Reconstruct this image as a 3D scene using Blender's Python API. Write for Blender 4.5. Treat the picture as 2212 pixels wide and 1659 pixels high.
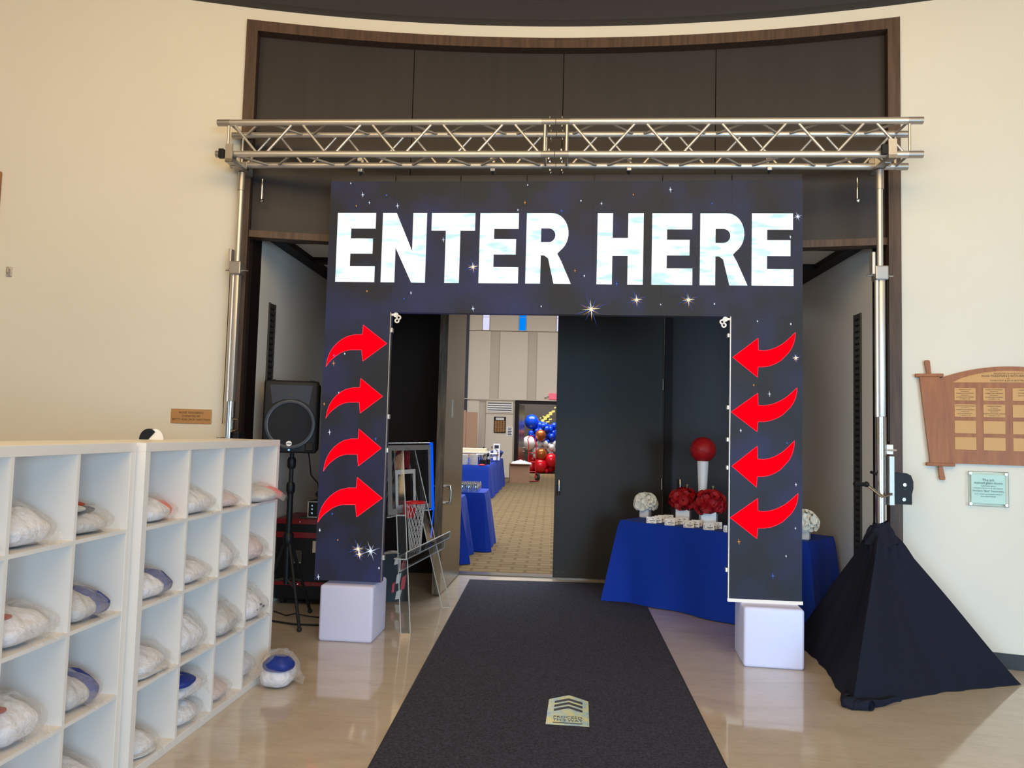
import bpy, bmesh, math, random
from mathutils import Matrix, Vector
random.seed(7)
S = bpy.context.scene
for o in list(bpy.data.objects): bpy.data.objects.remove(o)
C = S.collection
PI = math.pi

# ------------------------------------------------------------------ camera
W, H, F = 2212.0, 1659.0, 1618.68
PITCH, ROLL, CH = 0.0625108, 0.02659098, 1.5642435
cam = bpy.data.cameras.new('camera'); cam.sensor_fit = 'HORIZONTAL'; cam.sensor_width = 36.0
cam.lens = 36.0 * F / W; cam.clip_start = 0.05; cam.clip_end = 200
camo = bpy.data.objects.new('camera', cam); C.objects.link(camo)
cf = Vector((0, math.cos(PITCH), math.sin(PITCH))); cu0 = Vector((0, -math.sin(PITCH), math.cos(PITCH))); cr0 = Vector((1, 0, 0))
cr = math.cos(ROLL) * cr0 + math.sin(ROLL) * cu0; cu = math.cos(ROLL) * cu0 - math.sin(ROLL) * cr0
camo.matrix_world = Matrix(((cr.x, cu.x, -cf.x, 0), (cr.y, cu.y, -cf.y, 0), (cr.z, cu.z, -cf.z, CH), (0, 0, 0, 1)))
S.camera = camo

# ------------------------------------------------------------------ world and lights
wd = bpy.data.worlds.new('world'); S.world = wd; wd.use_nodes = True
bg = wd.node_tree.nodes['Background']; bg.inputs[0].default_value = (0.95, 0.98, 1.0, 1); bg.inputs[1].default_value = 0.26

def area(name, loc, target, sx, sy, energy, col, spread=180):
    l = bpy.data.lights.new(name, 'AREA'); l.shape = 'RECTANGLE'; l.size = sx; l.size_y = sy; l.energy = energy; l.color = col; l.spread = math.radians(spread)
    o = bpy.data.objects.new(name, l); C.objects.link(o); o.location = loc
    o.rotation_euler = (Vector(target) - Vector(loc)).to_track_quat('-Z', 'Y').to_euler(); return o
area('daylight_glazing_right', (3.4, -4.4, 1.5), (1.8, 5.2, 0.2), 4.0, 2.4, 205, (0.44, 0.73, 1.0), 110)
area('daylight_fill_left', (-4.0, -5.0, 1.4), (3.2, 5.2, 0.5), 4.0, 2.2, 32, (0.52, 0.78, 1.0), 46)  # added daylight, beam narrowed to lift the right wall and recess
area('lobby_ceiling_light', (-0.3, 0.4, 4.95), (-0.3, 3.2, 2.7), 7.0, 3.0, 350, (1.0, 0.69, 0.35))
area('added_wall_wash', (0.2, 2.6, 4.85), (0.2, 5.8, 3.5), 7.0, 1.0, 108, (1.0, 0.74, 0.38))  # unseen wall wash, added to brighten the wall tops against the lower walls
area('hall_ceiling_light', (0.6, 15.0, 6.6), (0.6, 15.0, 0.0), 7.0, 12.0, 1450, (0.92, 0.96, 1.0))
area('far_room_light', (0.9, 27.6, 3.9), (0.9, 27.9, 0.0), 3.0, 1.6, 230, (1.0, 0.96, 0.92))

vs = S.view_settings
vs.view_transform = 'Standard'; vs.look = 'None'; vs.exposure = 0.0; vs.gamma = 1.0; vs.use_curve_mapping = False

# ------------------------------------------------------------------ helpers
def lin(c):
    return tuple(((x / 255) / 12.92 if x / 255 <= 0.04045 else ((x / 255 + 0.055) / 1.055) ** 2.4) for x in c)

def mat(name, col, rough=0.5, metal=0.0, spec=0.5, emit=None, es=0.0, bump=0.0, bscale=40.0, var=0.0, vscale=8.0, col2=None, stretch=(1, 1, 1), trans=0.0, ior=1.45, coat=0.0, sheen=0.0, linear=False):
    m = bpy.data.materials.new(name); m.use_nodes = True; nt = m.node_tree; b = nt.nodes['Principled BSDF']
    c = col if linear else lin(col)
    b.inputs['Base Color'].default_value = (*c, 1); b.inputs['Roughness'].default_value = rough; b.inputs['Metallic'].default_value = metal
    b.inputs['Specular IOR Level'].default_value = spec; b.inputs['Transmission Weight'].default_value = trans; b.inputs['IOR'].default_value = ior
    b.inputs['Coat Weight'].default_value = coat; b.inputs['Sheen Weight'].default_value = sheen
    if emit: b.inputs['Emission Color'].default_value = (*lin(emit), 1); b.inputs['Emission Strength'].default_value = es
    tc = None
    if bump or col2 or var:
        tc = nt.nodes.new('ShaderNodeTexCoord'); mp = nt.nodes.new('ShaderNodeMapping'); mp.inputs['Scale'].default_value = stretch
        nt.links.new(tc.outputs['Object'], mp.inputs['Vector'])
    if bump:
        n = nt.nodes.new('ShaderNodeTexNoise'); n.inputs['Scale'].default_value = bscale; n.inputs['Detail'].default_value = 4
        nt.links.new(mp.outputs[0], n.inputs['Vector'])
        bp = nt.nodes.new('ShaderNodeBump'); bp.inputs['Strength'].default_value = bump; bp.inputs['Distance'].default_value = 0.02
        nt.links.new(n.outputs[0], bp.inputs['Height']); nt.links.new(bp.outputs[0], b.inputs['Normal'])
    if col2 or var:
        n = nt.nodes.new('ShaderNodeTexNoise'); n.inputs['Scale'].default_value = vscale; n.inputs['Detail'].default_value = 6; n.inputs['Roughness'].default_value = 0.6
        nt.links.new(mp.outputs[0], n.inputs['Vector'])
        r = nt.nodes.new('ShaderNodeValToRGB'); r.color_ramp.elements[0].position = 0.35; r.color_ramp.elements[1].position = 0.65
        d = lin(col2) if col2 else tuple(x * (1 - var) for x in c)
        r.color_ramp.elements[0].color = (*d, 1); r.color_ramp.elements[1].color = (*c, 1)
        nt.links.new(n.outputs[0], r.inputs[0]); nt.links.new(r.outputs[0], b.inputs['Base Color'])
    return m

def clear_mat(name, tint, gloss=0.35, rough=0.05, bump=0.0, bscale=30.0, base=0.12, edge=0.75):
    """thin clear plastic or glass: see-through with a glossy skin that grows at grazing angles"""
    m = bpy.data.materials.new(name); m.use_nodes = True; nt = m.node_tree; nt.nodes.clear()
    out = nt.nodes.new('ShaderNodeOutputMaterial'); mix = nt.nodes.new('ShaderNodeMixShader'); tr = nt.nodes.new('ShaderNodeBsdfTransparent'); gl = nt.nodes.new('ShaderNodeBsdfGlossy')
    tr.inputs[0].default_value = (*lin(tint), 1); gl.inputs[0].default_value = (1, 1, 1, 1); gl.inputs['Roughness'].default_value = rough
    lw = nt.nodes.new('ShaderNodeLayerWeight'); lw.inputs[0].default_value = 0.4
    mr = nt.nodes.new('ShaderNodeMapRange'); mr.inputs['To Min'].default_value = base; mr.inputs['To Max'].default_value = edge
    nt.links.new(lw.outputs['Facing'], mr.inputs['Value']); nt.links.new(mr.outputs[0], mix.inputs[0])
    nt.links.new(tr.outputs[0], mix.inputs[1]); nt.links.new(gl.outputs[0], mix.inputs[2]); nt.links.new(mix.outputs[0], out.inputs[0])
    if bump:
        tc = nt.nodes.new('ShaderNodeTexCoord'); n = nt.nodes.new('ShaderNodeTexNoise'); n.inputs['Scale'].default_value = bscale; n.inputs['Detail'].default_value = 3; n.inputs['Distortion'].default_value = 1.5
        bp = nt.nodes.new('ShaderNodeBump'); bp.inputs['Strength'].default_value = bump; bp.inputs['Distance'].default_value = 0.03
        nt.links.new(tc.outputs['Object'], n.inputs['Vector']); nt.links.new(n.outputs[0], bp.inputs['Height'])
        nt.links.new(bp.outputs[0], gl.inputs['Normal']); nt.links.new(bp.outputs[0], lw.inputs['Normal'])
    return m

def film_mat():
    """wrinkled clear polybag: mostly see-through, a milky glossy film towards its edges and creases"""
    m = bpy.data.materials.new('clear_poly_bag'); m.use_nodes = True; nt = m.node_tree; b = nt.nodes['Principled BSDF']; out = nt.nodes['Material Output']
    b.inputs['Base Color'].default_value = (0.95, 0.95, 0.97, 1); b.inputs['Roughness'].default_value = 0.10; b.inputs['Specular IOR Level'].default_value = 1.0
    tr = nt.nodes.new('ShaderNodeBsdfTransparent'); mix = nt.nodes.new('ShaderNodeMixShader'); lw = nt.nodes.new('ShaderNodeLayerWeight'); lw.inputs[0].default_value = 0.35
    mr = nt.nodes.new('ShaderNodeMapRange'); mr.inputs['To Min'].default_value = 0.10; mr.inputs['To Max'].default_value = 0.34
    tc = nt.nodes.new('ShaderNodeTexCoord'); n = nt.nodes.new('ShaderNodeTexNoise'); n.inputs['Scale'].default_value = 16; n.inputs['Detail'].default_value = 3; n.inputs['Distortion'].default_value = 2.0
    bp = nt.nodes.new('ShaderNodeBump'); bp.inputs['Strength'].default_value = 0.9; bp.inputs['Distance'].default_value = 0.03
    nt.links.new(tc.outputs['Object'], n.inputs['Vector']); nt.links.new(n.outputs[0], bp.inputs['Height']); nt.links.new(bp.outputs[0], b.inputs['Normal']); nt.links.new(bp.outputs[0], lw.inputs['Normal'])
    nt.links.new(lw.outputs['Facing'], mr.inputs['Value']); nt.links.new(mr.outputs[0], mix.inputs[0]); nt.links.new(tr.outputs[0], mix.inputs[1]); nt.links.new(b.outputs[0], mix.inputs[2]); nt.links.new(mix.outputs[0], out.inputs[0])
    return m

def emis(name, col, s):
    m = bpy.data.materials.new(name); m.use_nodes = True; nt = m.node_tree; nt.nodes.clear()
    o = nt.nodes.new('ShaderNodeOutputMaterial'); e = nt.nodes.new('ShaderNodeEmission'); e.inputs[0].default_value = (*lin(col), 1); e.inputs[1].default_value = s
    nt.links.new(e.outputs[0], o.inputs[0]); return m

class MB:
    def __init__(s): s.v = []; s.f = []
    def add(s, v, f):
        n = len(s.v); s.v += [tuple(p) for p in v]; s.f += [tuple(i + n for i in q) for q in f]; return s
    def box(s, x0, x1, y0, y1, z0, z1):
        return s.add([(x0, y0, z0), (x1, y0, z0), (x1, y1, z0), (x0, y1, z0), (x0, y0, z1), (x1, y0, z1), (x1, y1, z1), (x0, y1, z1)],
                     [(0, 3, 2, 1), (4, 5, 6, 7), (0, 1, 5, 4), (1, 2, 6, 5), (2, 3, 7, 6), (3, 0, 4, 7)])
    def rbox(s, x0, x1, y0, y1, z0, z1, b=0.01, seg=2):
        bm = bmesh.new(); bmesh.ops.create_cube(bm, size=1)
        for q in bm.verts: q.co = Vector(((x0 + x1) / 2 + q.co.x * (x1 - x0), (y0 + y1) / 2 + q.co.y * (y1 - y0), (z0 + z1) / 2 + q.co.z * (z1 - z0)))
        bmesh.ops.bevel(bm, geom=list(bm.edges), offset=b, segments=seg, profile=0.5, affect='EDGES')
        bm.verts.index_update(); s.add([q.co[:] for q in bm.verts], [[q.index for q in f.verts] for f in bm.faces]); bm.free(); return s
    def tube(s, p, q, r, n=10, r2=None, cap=True):
        p, q = Vector(p), Vector(q); r2 = r if r2 is None else r2; d = (q - p).normalized()
        a = d.orthogonal().normalized(); b = d.cross(a); v = []
        for c, rr in ((p, r), (q, r2)):
            for i in range(n):
                t = 2 * PI * i / n; v.append(c + rr * (math.cos(t) * a + math.sin(t) * b))
        f = [(i, (i + 1) % n, n + (i + 1) % n, n + i) for i in range(n)]
        if cap: f += [tuple(range(n - 1, -1, -1)), tuple(range(n, 2 * n))]
        return s.add(v, f)
    def path(s, pts, r, n=8):
        pts = [Vector(p) for p in pts]
        for i in range(len(pts) - 1): s.tube(pts[i], pts[i + 1], r, n)
        for p in pts[1:-1]: s.ball(p, r, 8, 5)
        return s
    def ball(s, c, r, nu=16, nv=10, sc=(1, 1, 1)):
        v = []; f = []
        for j in range(nv + 1):
            t = PI * j / nv
            for i in range(nu):
                a = 2 * PI * i / nu; v.append((c[0] + r * sc[0] * math.sin(t) * math.cos(a), c[1] + r * sc[1] * math.sin(t) * math.sin(a), c[2] + r * sc[2] * math.cos(t)))
        for j in range(nv):
            for i in range(nu): f.append((j * nu + i, (j + 1) * nu + i, (j + 1) * nu + (i + 1) % nu, j * nu + (i + 1) % nu))
        return s.add(v, f)
    def lathe(s, prof, n=24, c=(0, 0, 0)):
        v = []; f = []
        for r, z in prof:
            for i in range(n): a = 2 * PI * i / n; v.append((c[0] + r * math.cos(a), c[1] + r * math.sin(a), c[2] + z))
        for j in range(len(prof) - 1):
            for i in range(n): f.append((j * n + i, j * n + (i + 1) % n, (j + 1) * n + (i + 1) % n, (j + 1) * n + i))
        f.append(tuple(range(n - 1, -1, -1))); m = len(prof) - 1; f.append(tuple(m * n + i for i in range(n)))
        return s.add(v, f)
    def prism(s, poly, y0, y1):
        """polygon in the xz plane, extruded along y"""
        n = len(poly); v = [(x, y0, z) for x, z in poly] + [(x, y1, z) for x, z in poly]
        return s.add(v, [tuple(range(n)), tuple(range(2 * n - 1, n - 1, -1))] + [(i, n + i, n + (i + 1) % n, (i + 1) % n) for i in range(n)])
    def slab(s, poly, z0, z1):
        n = len(poly); v = [(x, y, z0) for x, y in poly] + [(x, y, z1) for x, y in poly]
        return s.add(v, [tuple(range(n - 1, -1, -1)), tuple(range(n, 2 * n))] + [(i, (i + 1) % n, n + (i + 1) % n, n + i) for i in range(n)])
    def grid(s, fn, nu, nv, wrap=False):
        v = [fn(i / (nu if wrap else nu - 1), j / (nv - 1)) for j in range(nv) for i in range(nu)]; f = []
        for j in range(nv - 1):
            for i in range(nu if wrap else nu - 1):
                k = (i + 1) % nu; f.append((j * nu + i, j * nu + k, (j + 1) * nu + k, (j + 1) * nu + i))
        return s.add(v, f)
    def xf(s, m): s.v = [tuple(m @ Vector(p)) for p in s.v]; return s
    def mesh(s, name, mt, smooth=False):
        me = bpy.data.meshes.new(name); me.from_pydata(s.v, [], s.f); me.materials.append(mt)
        bm = bmesh.new(); bm.from_mesh(me); bmesh.ops.recalc_face_normals(bm, faces=list(bm.faces))
        if smooth:
            for e in bm.edges:
                if len(e.link_faces) == 2 and e.calc_face_angle(0) > 0.7: e.smooth = False
            for f in bm.faces: f.smooth = True
        bm.to_mesh(me); bm.free(); return me

def put(name, me, parent=None, loc=None, rot=None):
    o = bpy.data.objects.new(name, me); C.objects.link(o); o.parent = parent
    if loc is not None: o.location = loc
    if rot is not None: o.rotation_euler = rot
    return o
def obj(name, mb, mt, parent=None, smooth=False, loc=None, rot=None):
    return put(name, mb.mesh(name, mt, smooth), parent, loc, rot)
def tag(o, label, cat, group=None):
    o['label'] = label; o['category'] = cat
    if group: o['group'] = group
    return o
def thing(name, label, cat, loc=(0, 0, 0), rz=0.0, group=None):
    o = bpy.data.objects.new(name, None); o.empty_display_size = 0.1; C.objects.link(o); o.location = loc; o.rotation_euler = (0, 0, rz)
    return tag(o, label, cat, group)
def struct(name, mb, mt, smooth=False, loc=None, rot=None, parent=None):
    o = obj(name, mb, mt, parent, smooth, loc, rot)
    if parent is None: o['kind'] = 'structure'
    return o
def lab(o, t): o['label'] = t; return o
def text_mesh(txt, size, mt, align='CENTER', wide=1.0):
    cu = bpy.data.curves.new('lettering', 'FONT'); cu.body = txt; cu.size = size; cu.align_x = align; cu.align_y = 'CENTER'; cu.extrude = 0.0004; cu.resolution_u = 2
    o = bpy.data.objects.new('tmp', cu); C.objects.link(o)
    bpy.context.view_layer.update()
    me = bpy.data.meshes.new_from_object(o.evaluated_get(bpy.context.evaluated_depsgraph_get())); bpy.data.objects.remove(o)
    me.materials.clear(); me.materials.append(mt)
    if wide != 1.0:
        for v in me.vertices: v.co.x *= wide
    return me

# room frame: u to the right along the doorway, v into the building
RA, RB = (0.345, 5.68), -0.0551
RU = (math.cos(RB), math.sin(RB)); RV = (-math.sin(RB), math.cos(RB))
def G(u, v, z=0.0): return (RA[0] + u * RU[0] + v * RV[0], RA[1] + u * RU[1] + v * RV[1], z)
ROOM = dict(loc=(RA[0], RA[1], 0), rot=(0, 0, RB))
RAD = 11.0; PU = 2.545; CV = math.sqrt(RAD * RAD - PU * PU)
def wv(u, r=RAD): return math.sqrt(r * r - u * u) - CV          # the curved lobby wall
def arc(u0, u1, n, r=RAD): return [(r * math.sin(t), r * math.cos(t) - CV) for t in [math.asin(max(-1, min(1, u0 / r))) + (math.asin(max(-1, min(1, u1 / r))) - math.asin(max(-1, min(1, u0 / r)))) * i / n for i in range(n + 1)]]
def arcwall(mb, a0, a1, n, r0, r1, z0, z1):
    """curved slab between radii r0 < r1, angles in radians from the v axis"""
    pts = [a0 + (a1 - a0) * i / n for i in range(n + 1)]
    mb.slab([(r0 * math.sin(t), r0 * math.cos(t) - CV) for t in pts] + [(r1 * math.sin(t), r1 * math.cos(t) - CV) for t in reversed(pts)], z0, z1)
    return mb

# ------------------------------------------------------------------ materials
M = {}
M['wall'] = mat('lobby_plaster', (0.74, 0.70, 0.61), 0.75, spec=0.25, bump=0.06, bscale=22, var=0.03, vscale=1.2, linear=True)
M['recess_wall'] = mat('recess_plaster', (0.78, 0.745, 0.68), 0.7, spec=0.3, bump=0.05, bscale=22, linear=True)
M['floor'] = None
M['wood'] = mat('dark_stained_veneer', (48, 43, 45), 0.5, col2=(43, 38, 40), vscale=3.0, stretch=(5, 5, 0.5), spec=0.4)
M['frame'] = mat('dark_stained_trim', (88, 66, 52), 0.55, col2=(66, 46, 36), vscale=4.0, stretch=(9, 9, 0.7), spec=0.5)
M['jamb'] = mat('near_black_jamb', (30, 22, 21), 0.5, spec=0.2)  # darkened further for the shade painted on the left back wall
M['crown'] = mat('charcoal_crown', (46, 43, 50), 0.55)
M['ceil'] = mat('lobby_ceiling_paint', (110, 102, 92), 0.7)
M['door'] = mat('black_brown_door', (46, 40, 32), 0.5, col2=(38, 33, 28), vscale=2.5, stretch=(2, 2, 0.6), spec=0.5)
M['dooredge'] = mat('worn_door_edge', (116, 98, 78), 0.45, col2=(70, 60, 50), vscale=6, stretch=(6, 6, 0.6))
M['steel'] = mat('door_kick_steel', (120, 112, 104), 0.26, metal=0.85, bump=0.02, bscale=12)
M['chrome'] = mat('chrome', (215, 215, 215), 0.14, metal=1.0)
M['alu'] = mat('truss_aluminium', (206, 200, 194), 0.42, metal=0.75, bump=0.015, bscale=60)
M['alu_d'] = mat('coupler_aluminium', (176, 170, 164), 0.42, metal=0.8)
M['black'] = mat('black_plastic', (18, 19, 23), 0.45, spec=0.3)
M['blackm'] = mat('black_paint_metal', (26, 27, 31), 0.5, spec=0.3)
M['white_lam'] = mat('white_laminate', (236, 233, 230), 0.35, spec=0.4)
M['cube'] = mat('white_polyethylene', (208, 210, 238), 0.38, spec=0.4, emit=(205, 205, 255), es=0.06)
M['brass'] = mat('brushed_brass', (180, 132, 82), 0.5, metal=0.5, bump=0.02, bscale=30, stretch=(1, 20, 20))
M['ink'] = mat('engraved_black', (46, 34, 20), 0.6)
M['oak'] = mat('varnished_cherry', (160, 98, 48), 0.45, col2=(140, 80, 38), vscale=5, stretch=(6, 6, 0.8), spec=0.45)
M['bluecloth'] = mat('royal_blue_polyester', (10, 52, 160), 0.75, spec=0.25, bump=0.03, bscale=300, sheen=0.03)
M['blackcloth'] = mat('black_drape', (32, 34, 46), 0.9, spec=0.1, bump=0.05, bscale=250)
M['cotton'] = mat('white_jersey', (240, 240, 248), 0.85, spec=0.2, bump=0.9, bscale=24, var=0.08, vscale=10)
M['cotton_pink'] = mat('pinkish_jersey', (232, 212, 214), 0.85, spec=0.2, bump=0.9, bscale=24, var=0.10)
M['cotton_grey'] = mat('grey_jersey', (216, 215, 218), 0.85, spec=0.2, bump=0.9, bscale=24, var=0.12)
M['navy'] = mat('navy_sleeve', (46, 62, 138), 0.6, bump=0.3, bscale=18)
M['royal'] = mat('royal_blue_fabric', (26, 52, 140), 0.5, bump=0.2, bscale=14)
M['dark'] = mat('dark_navy_print', (46, 48, 64), 0.6)
M['orange'] = mat('orange_print', (226, 82, 36), 0.6, bump=0.2, bscale=20)
M['rust'] = mat('rust_print', (176, 66, 36), 0.6)
M['pinkred'] = mat('pink_red_print', (236, 120, 126), 0.55, bump=0.3, bscale=20)
M['plastic'] = film_mat()
M['acrylic'] = clear_mat('clear_acrylic', (240, 243, 245), rough=0.05, base=0.03, edge=0.45)
M['acrylic_edge'] = mat('frosted_acrylic_edge', (196, 198, 200), 0.3)
M['glass'] = clear_mat('drinking_glass', (240, 246, 252), rough=0.08, base=0.14, edge=0.8)
M['greyborder'] = mat('grey_print_border', (128, 126, 126), 0.45)
M['red'] = mat('red_plastic', (196, 22, 34), 0.35)
M['redball'] = mat('red_rubber', (176, 14, 22), 0.5, bump=0.06, bscale=180)
M['redcase'] = mat('dark_red_trim', (120, 12, 22), 0.4)
M['redpetal'] = mat('red_petal', (176, 8, 26), 0.55, var=0.35, vscale=20)
M['whitepetal'] = mat('cream_petal', (246, 245, 236), 0.6, var=0.04, vscale=20)
M['leaf'] = mat('dark_leaf', (30, 46, 26), 0.5)
M['twig'] = mat('pale_twig', (150, 140, 100), 0.6)
M['ceramic'] = mat('white_ceramic', (238, 238, 240), 0.25)
M['card'] = mat('white_card', (240, 240, 242), 0.6)
M['print'] = mat('grey_print', (82, 84, 92), 0.7)
M['charcoal'] = mat('grille_charcoal', (58, 55, 50), 0.6)
M['grille_slot'] = mat('grille_slot', (28, 26, 24), 0.8)
M['base'] = mat('black_vinyl_base', (44, 46, 48), 0.5)
M['paper'] = mat('paper', (206, 204, 200), 0.7)
M['net'] = mat('silver_cord', (190, 192, 196), 0.4)
M['kraft'] = mat('kraft_cardboard', (146, 112, 88), 0.8, var=0.08)
M['tan'] = mat('tan_divider', (170, 136, 112), 0.8)
M['hallwall'] = mat('hall_paint', (208, 197, 182), 0.7, spec=0.3)
M['hallchan'] = mat('hall_channel_paint', (186, 175, 160), 0.7)
M['hallceil'] = mat('hall_ceiling_tile', (214, 208, 200), 0.8)
M['navywall'] = mat('navy_column_paint', (48, 50, 66), 0.6)
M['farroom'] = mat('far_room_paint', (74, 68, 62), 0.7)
M['rubber'] = mat('black_rubber', (26, 26, 28), 0.7)
M['bluebal'] = mat('blue_latex', (12, 66, 206), 0.22, spec=0.6)
M['whitebal'] = mat('white_latex', (232, 234, 238), 0.25, spec=0.6)
M['redbal'] = mat('red_latex', (204, 16, 34), 0.24, spec=0.6)
M['copper'] = mat('orange_foil', (176, 96, 48), 0.28, metal=0.5)
M['led'] = None

# terrazzo-like polished vinyl: streaky beige with a deep gloss
def floor_mat():
    m = bpy.data.materials.new('polished_beige_vinyl'); m.use_nodes = True; nt = m.node_tree; b = nt.nodes['Principled BSDF']
    tc = nt.nodes.new('ShaderNodeTexCoord'); mp = nt.nodes.new('ShaderNodeMapping'); mp.inputs['Scale'].default_value = (1.0, 3.2, 1.0); mp.inputs['Rotation'].default_value = (0, 0, 0.12)
    nt.links.new(tc.outputs['Object'], mp.inputs[0])
    n1 = nt.nodes.new('ShaderNodeTexNoise'); n1.inputs['Scale'].default_value = 2.2; n1.inputs['Detail'].default_value = 8; n1.inputs['Roughness'].default_value = 0.62; n1.inputs['Distortion'].default_value = 0.8
    n2 = nt.nodes.new('ShaderNodeTexNoise'); n2.inputs['Scale'].default_value = 14; n2.inputs['Detail'].default_value = 5
    nt.links.new(mp.outputs[0], n1.inputs['Vector']); nt.links.new(mp.outputs[0], n2.inputs['Vector'])
    r = nt.nodes.new('ShaderNodeValToRGB'); e = r.color_ramp.elements
    e[0].position = 0.30; e[0].color = (*lin((186, 172, 152)), 1); e[1].position = 0.70; e[1].color = (*lin((204, 192, 174)), 1)
    x = r.color_ramp.elements.new(0.48); x.color = (*lin((196, 183, 164)), 1)
    nt.links.new(n1.outputs[0], r.inputs[0])
    mx = nt.nodes.new('ShaderNodeMixRGB'); mx.blend_type = 'OVERLAY'; mx.inputs[0].default_value = 0.14
    nt.links.new(r.outputs[0], mx.inputs[1]); nt.links.new(n2.outputs[0], mx.inputs[2]); nt.links.new(mx.outputs[0], b.inputs['Base Color'])
    b.inputs['Roughness'].default_value = 0.42; b.inputs['Specular IOR Level'].default_value = 0.4
    b.inputs['Coat Weight'].default_value = 1.0; b.inputs['Coat Roughness'].default_value = 0.045; b.inputs['Coat IOR'].default_value = 1.62
    bp = nt.nodes.new('ShaderNodeBump'); bp.inputs['Strength'].default_value = 0.05; bp.inputs['Distance'].default_value = 0.01
    nt.links.new(n1.outputs[0], bp.inputs['Height']); nt.links.new(bp.outputs[0], b.inputs['Coat Normal'])
    return m
M['floor'] = floor_mat()

def carpet_mat(name, ca, cb, scale):
    m = mat(name, ca, 0.95, spec=0.1, bump=0.25, bscale=260, col2=cb, vscale=scale); return m
M['rug'] = carpet_mat('charcoal_mat_pile', (72, 73, 88), (46, 47, 58), 90)

def hallcarpet():
    m = bpy.data.materials.new('patterned_tan_carpet'); m.use_nodes = True; nt = m.node_tree; b = nt.nodes['Principled BSDF']; b.inputs['Roughness'].default_value = 0.95; b.inputs['Specular IOR Level'].default_value = 0.1
    tc = nt.nodes.new('ShaderNodeTexCoord'); br = nt.nodes.new('ShaderNodeTexBrick'); br.inputs['Scale'].default_value = 1.0
    br.inputs['Color1'].default_value = (*lin((124, 107, 80)), 1); br.inputs['Color2'].default_value = (*lin((117, 100, 73)), 1); br.inputs['Mortar'].default_value = (*lin((104, 86, 61)), 1)
    br.inputs['Mortar Size'].default_value = 0.02; br.inputs['Brick Width'].default_value = 0.30; br.inputs['Row Height'].default_value = 0.16; br.offset = 0.5
    nt.links.new(tc.outputs['Object'], br.inputs['Vector'])
    ck = nt.nodes.new('ShaderNodeTexChecker'); ck.inputs['Scale'].default_value = 3.3; nt.links.new(tc.outputs['Object'], ck.inputs['Vector'])
    ck.inputs[1].default_value = (0.55, 0.55, 0.55, 1); ck.inputs[2].default_value = (0.44, 0.44, 0.44, 1)
    mx = nt.nodes.new('ShaderNodeMixRGB'); mx.blend_type = 'OVERLAY'; mx.inputs[0].default_value = 0.25
    nt.links.new(br.outputs[0], mx.inputs[1]); nt.links.new(ck.outputs[0], mx.inputs[2]); nt.links.new(mx.outputs[0], b.inputs['Base Color']); return m
M['hallcarpet'] = hallcarpet()

def led_mat():
    m = bpy.data.materials.new('led_module_face'); m.use_nodes = True; nt = m.node_tree; b = nt.nodes['Principled BSDF']
    b.inputs['Base Color'].default_value = (0.008, 0.009, 0.013, 1); b.inputs['Specular IOR Level'].default_value = 0.3; b.inputs['Roughness'].default_value = 0.6
    g = nt.nodes.new('ShaderNodeNewGeometry'); n = nt.nodes.new('ShaderNodeTexNoise'); n.inputs['Scale'].default_value = 2.6; n.inputs['Detail'].default_value = 2
    nt.links.new(g.outputs['Position'], n.inputs['Vector'])
    r = nt.nodes.new('ShaderNodeValToRGB'); r.color_ramp.elements[0].position = 0.40; r.color_ramp.elements[0].color = (0.010, 0.010, 0.012, 1); r.color_ramp.elements[1].position = 0.75; r.color_ramp.elements[1].color = (0.016, 0.020, 0.075, 1)
    nt.links.new(n.outputs[0], r.inputs[0]); nt.links.new(r.outputs[0], b.inputs['Emission Color']); b.inputs['Emission Strength'].default_value = 1.0
    return m
M['led'] = led_mat()
M['letter'] = None
def letter_mat():
    m = bpy.data.materials.new('lit_white_pixels'); m.use_nodes = True; nt = m.node_tree; nt.nodes.clear()
    o = nt.nodes.new('ShaderNodeOutputMaterial'); e = nt.nodes.new('ShaderNodeEmission'); e.inputs[1].default_value = 1.25
    g = nt.nodes.new('ShaderNodeNewGeometry'); mp = nt.nodes.new('ShaderNodeMapping'); mp.inputs['Scale'].default_value = (3.5, 3.5, 13); mp.inputs['Rotation'].default_value = (0, 0.25, 0)
    n = nt.nodes.new('ShaderNodeTexNoise'); n.inputs['Scale'].default_value = 1.4; n.inputs['Detail'].default_value = 2
    nt.links.new(g.outputs['Position'], mp.inputs[0]); nt.links.new(mp.outputs[0], n.inputs['Vector'])
    r = nt.nodes.new('ShaderNodeValToRGB'); r.color_ramp.elements[0].position = 0.34; r.color_ramp.elements[0].color = (0.52, 0.76, 0.76, 1); r.color_ramp.elements[1].position = 0.50; r.color_ramp.elements[1].color = (0.95, 1, 1, 1)
    nt.links.new(n.outputs[0], r.inputs[0]); nt.links.new(r.outputs[0], e.inputs[0]); nt.links.new(e.outputs[0], o.inputs[0]); return m
M['letter'] = letter_mat()
M['arrow'] = emis('lit_red_pixels', (255, 0, 22), 1.15)
M['arrow_rim'] = emis('lit_pink_rim', (255, 70, 90), 1.1)
M['star_w'] = emis('lit_star_white', (225, 235, 255), 1.1)
M['star_c'] = emis('lit_star_core', (255, 240, 190), 1.3)
M['star_b'] = emis('lit_star_blue', (90, 120, 235), 0.8)
M['star_o'] = emis('lit_star_orange', (240, 160, 80), 0.9)
M['blueglint'] = emis('blue_reflection_glow', (0, 90, 255), 1.0)  # glow stands for a blue screen reflection in the acrylic
M['bluepane'] = emis('blue_stained_pane', (0, 135, 255), 1.0)
M['whitepane'] = emis('white_daylight_pane', (222, 222, 255), 1.0)
M['exit'] = emis('lit_red_sign', (250, 120, 140), 0.9)
M['gold'] = emis('lit_gold_sign', (250, 235, 130), 1.0)
M['lampglow'] = emis('speaker_led', (90, 150, 255), 4.0)

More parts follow.
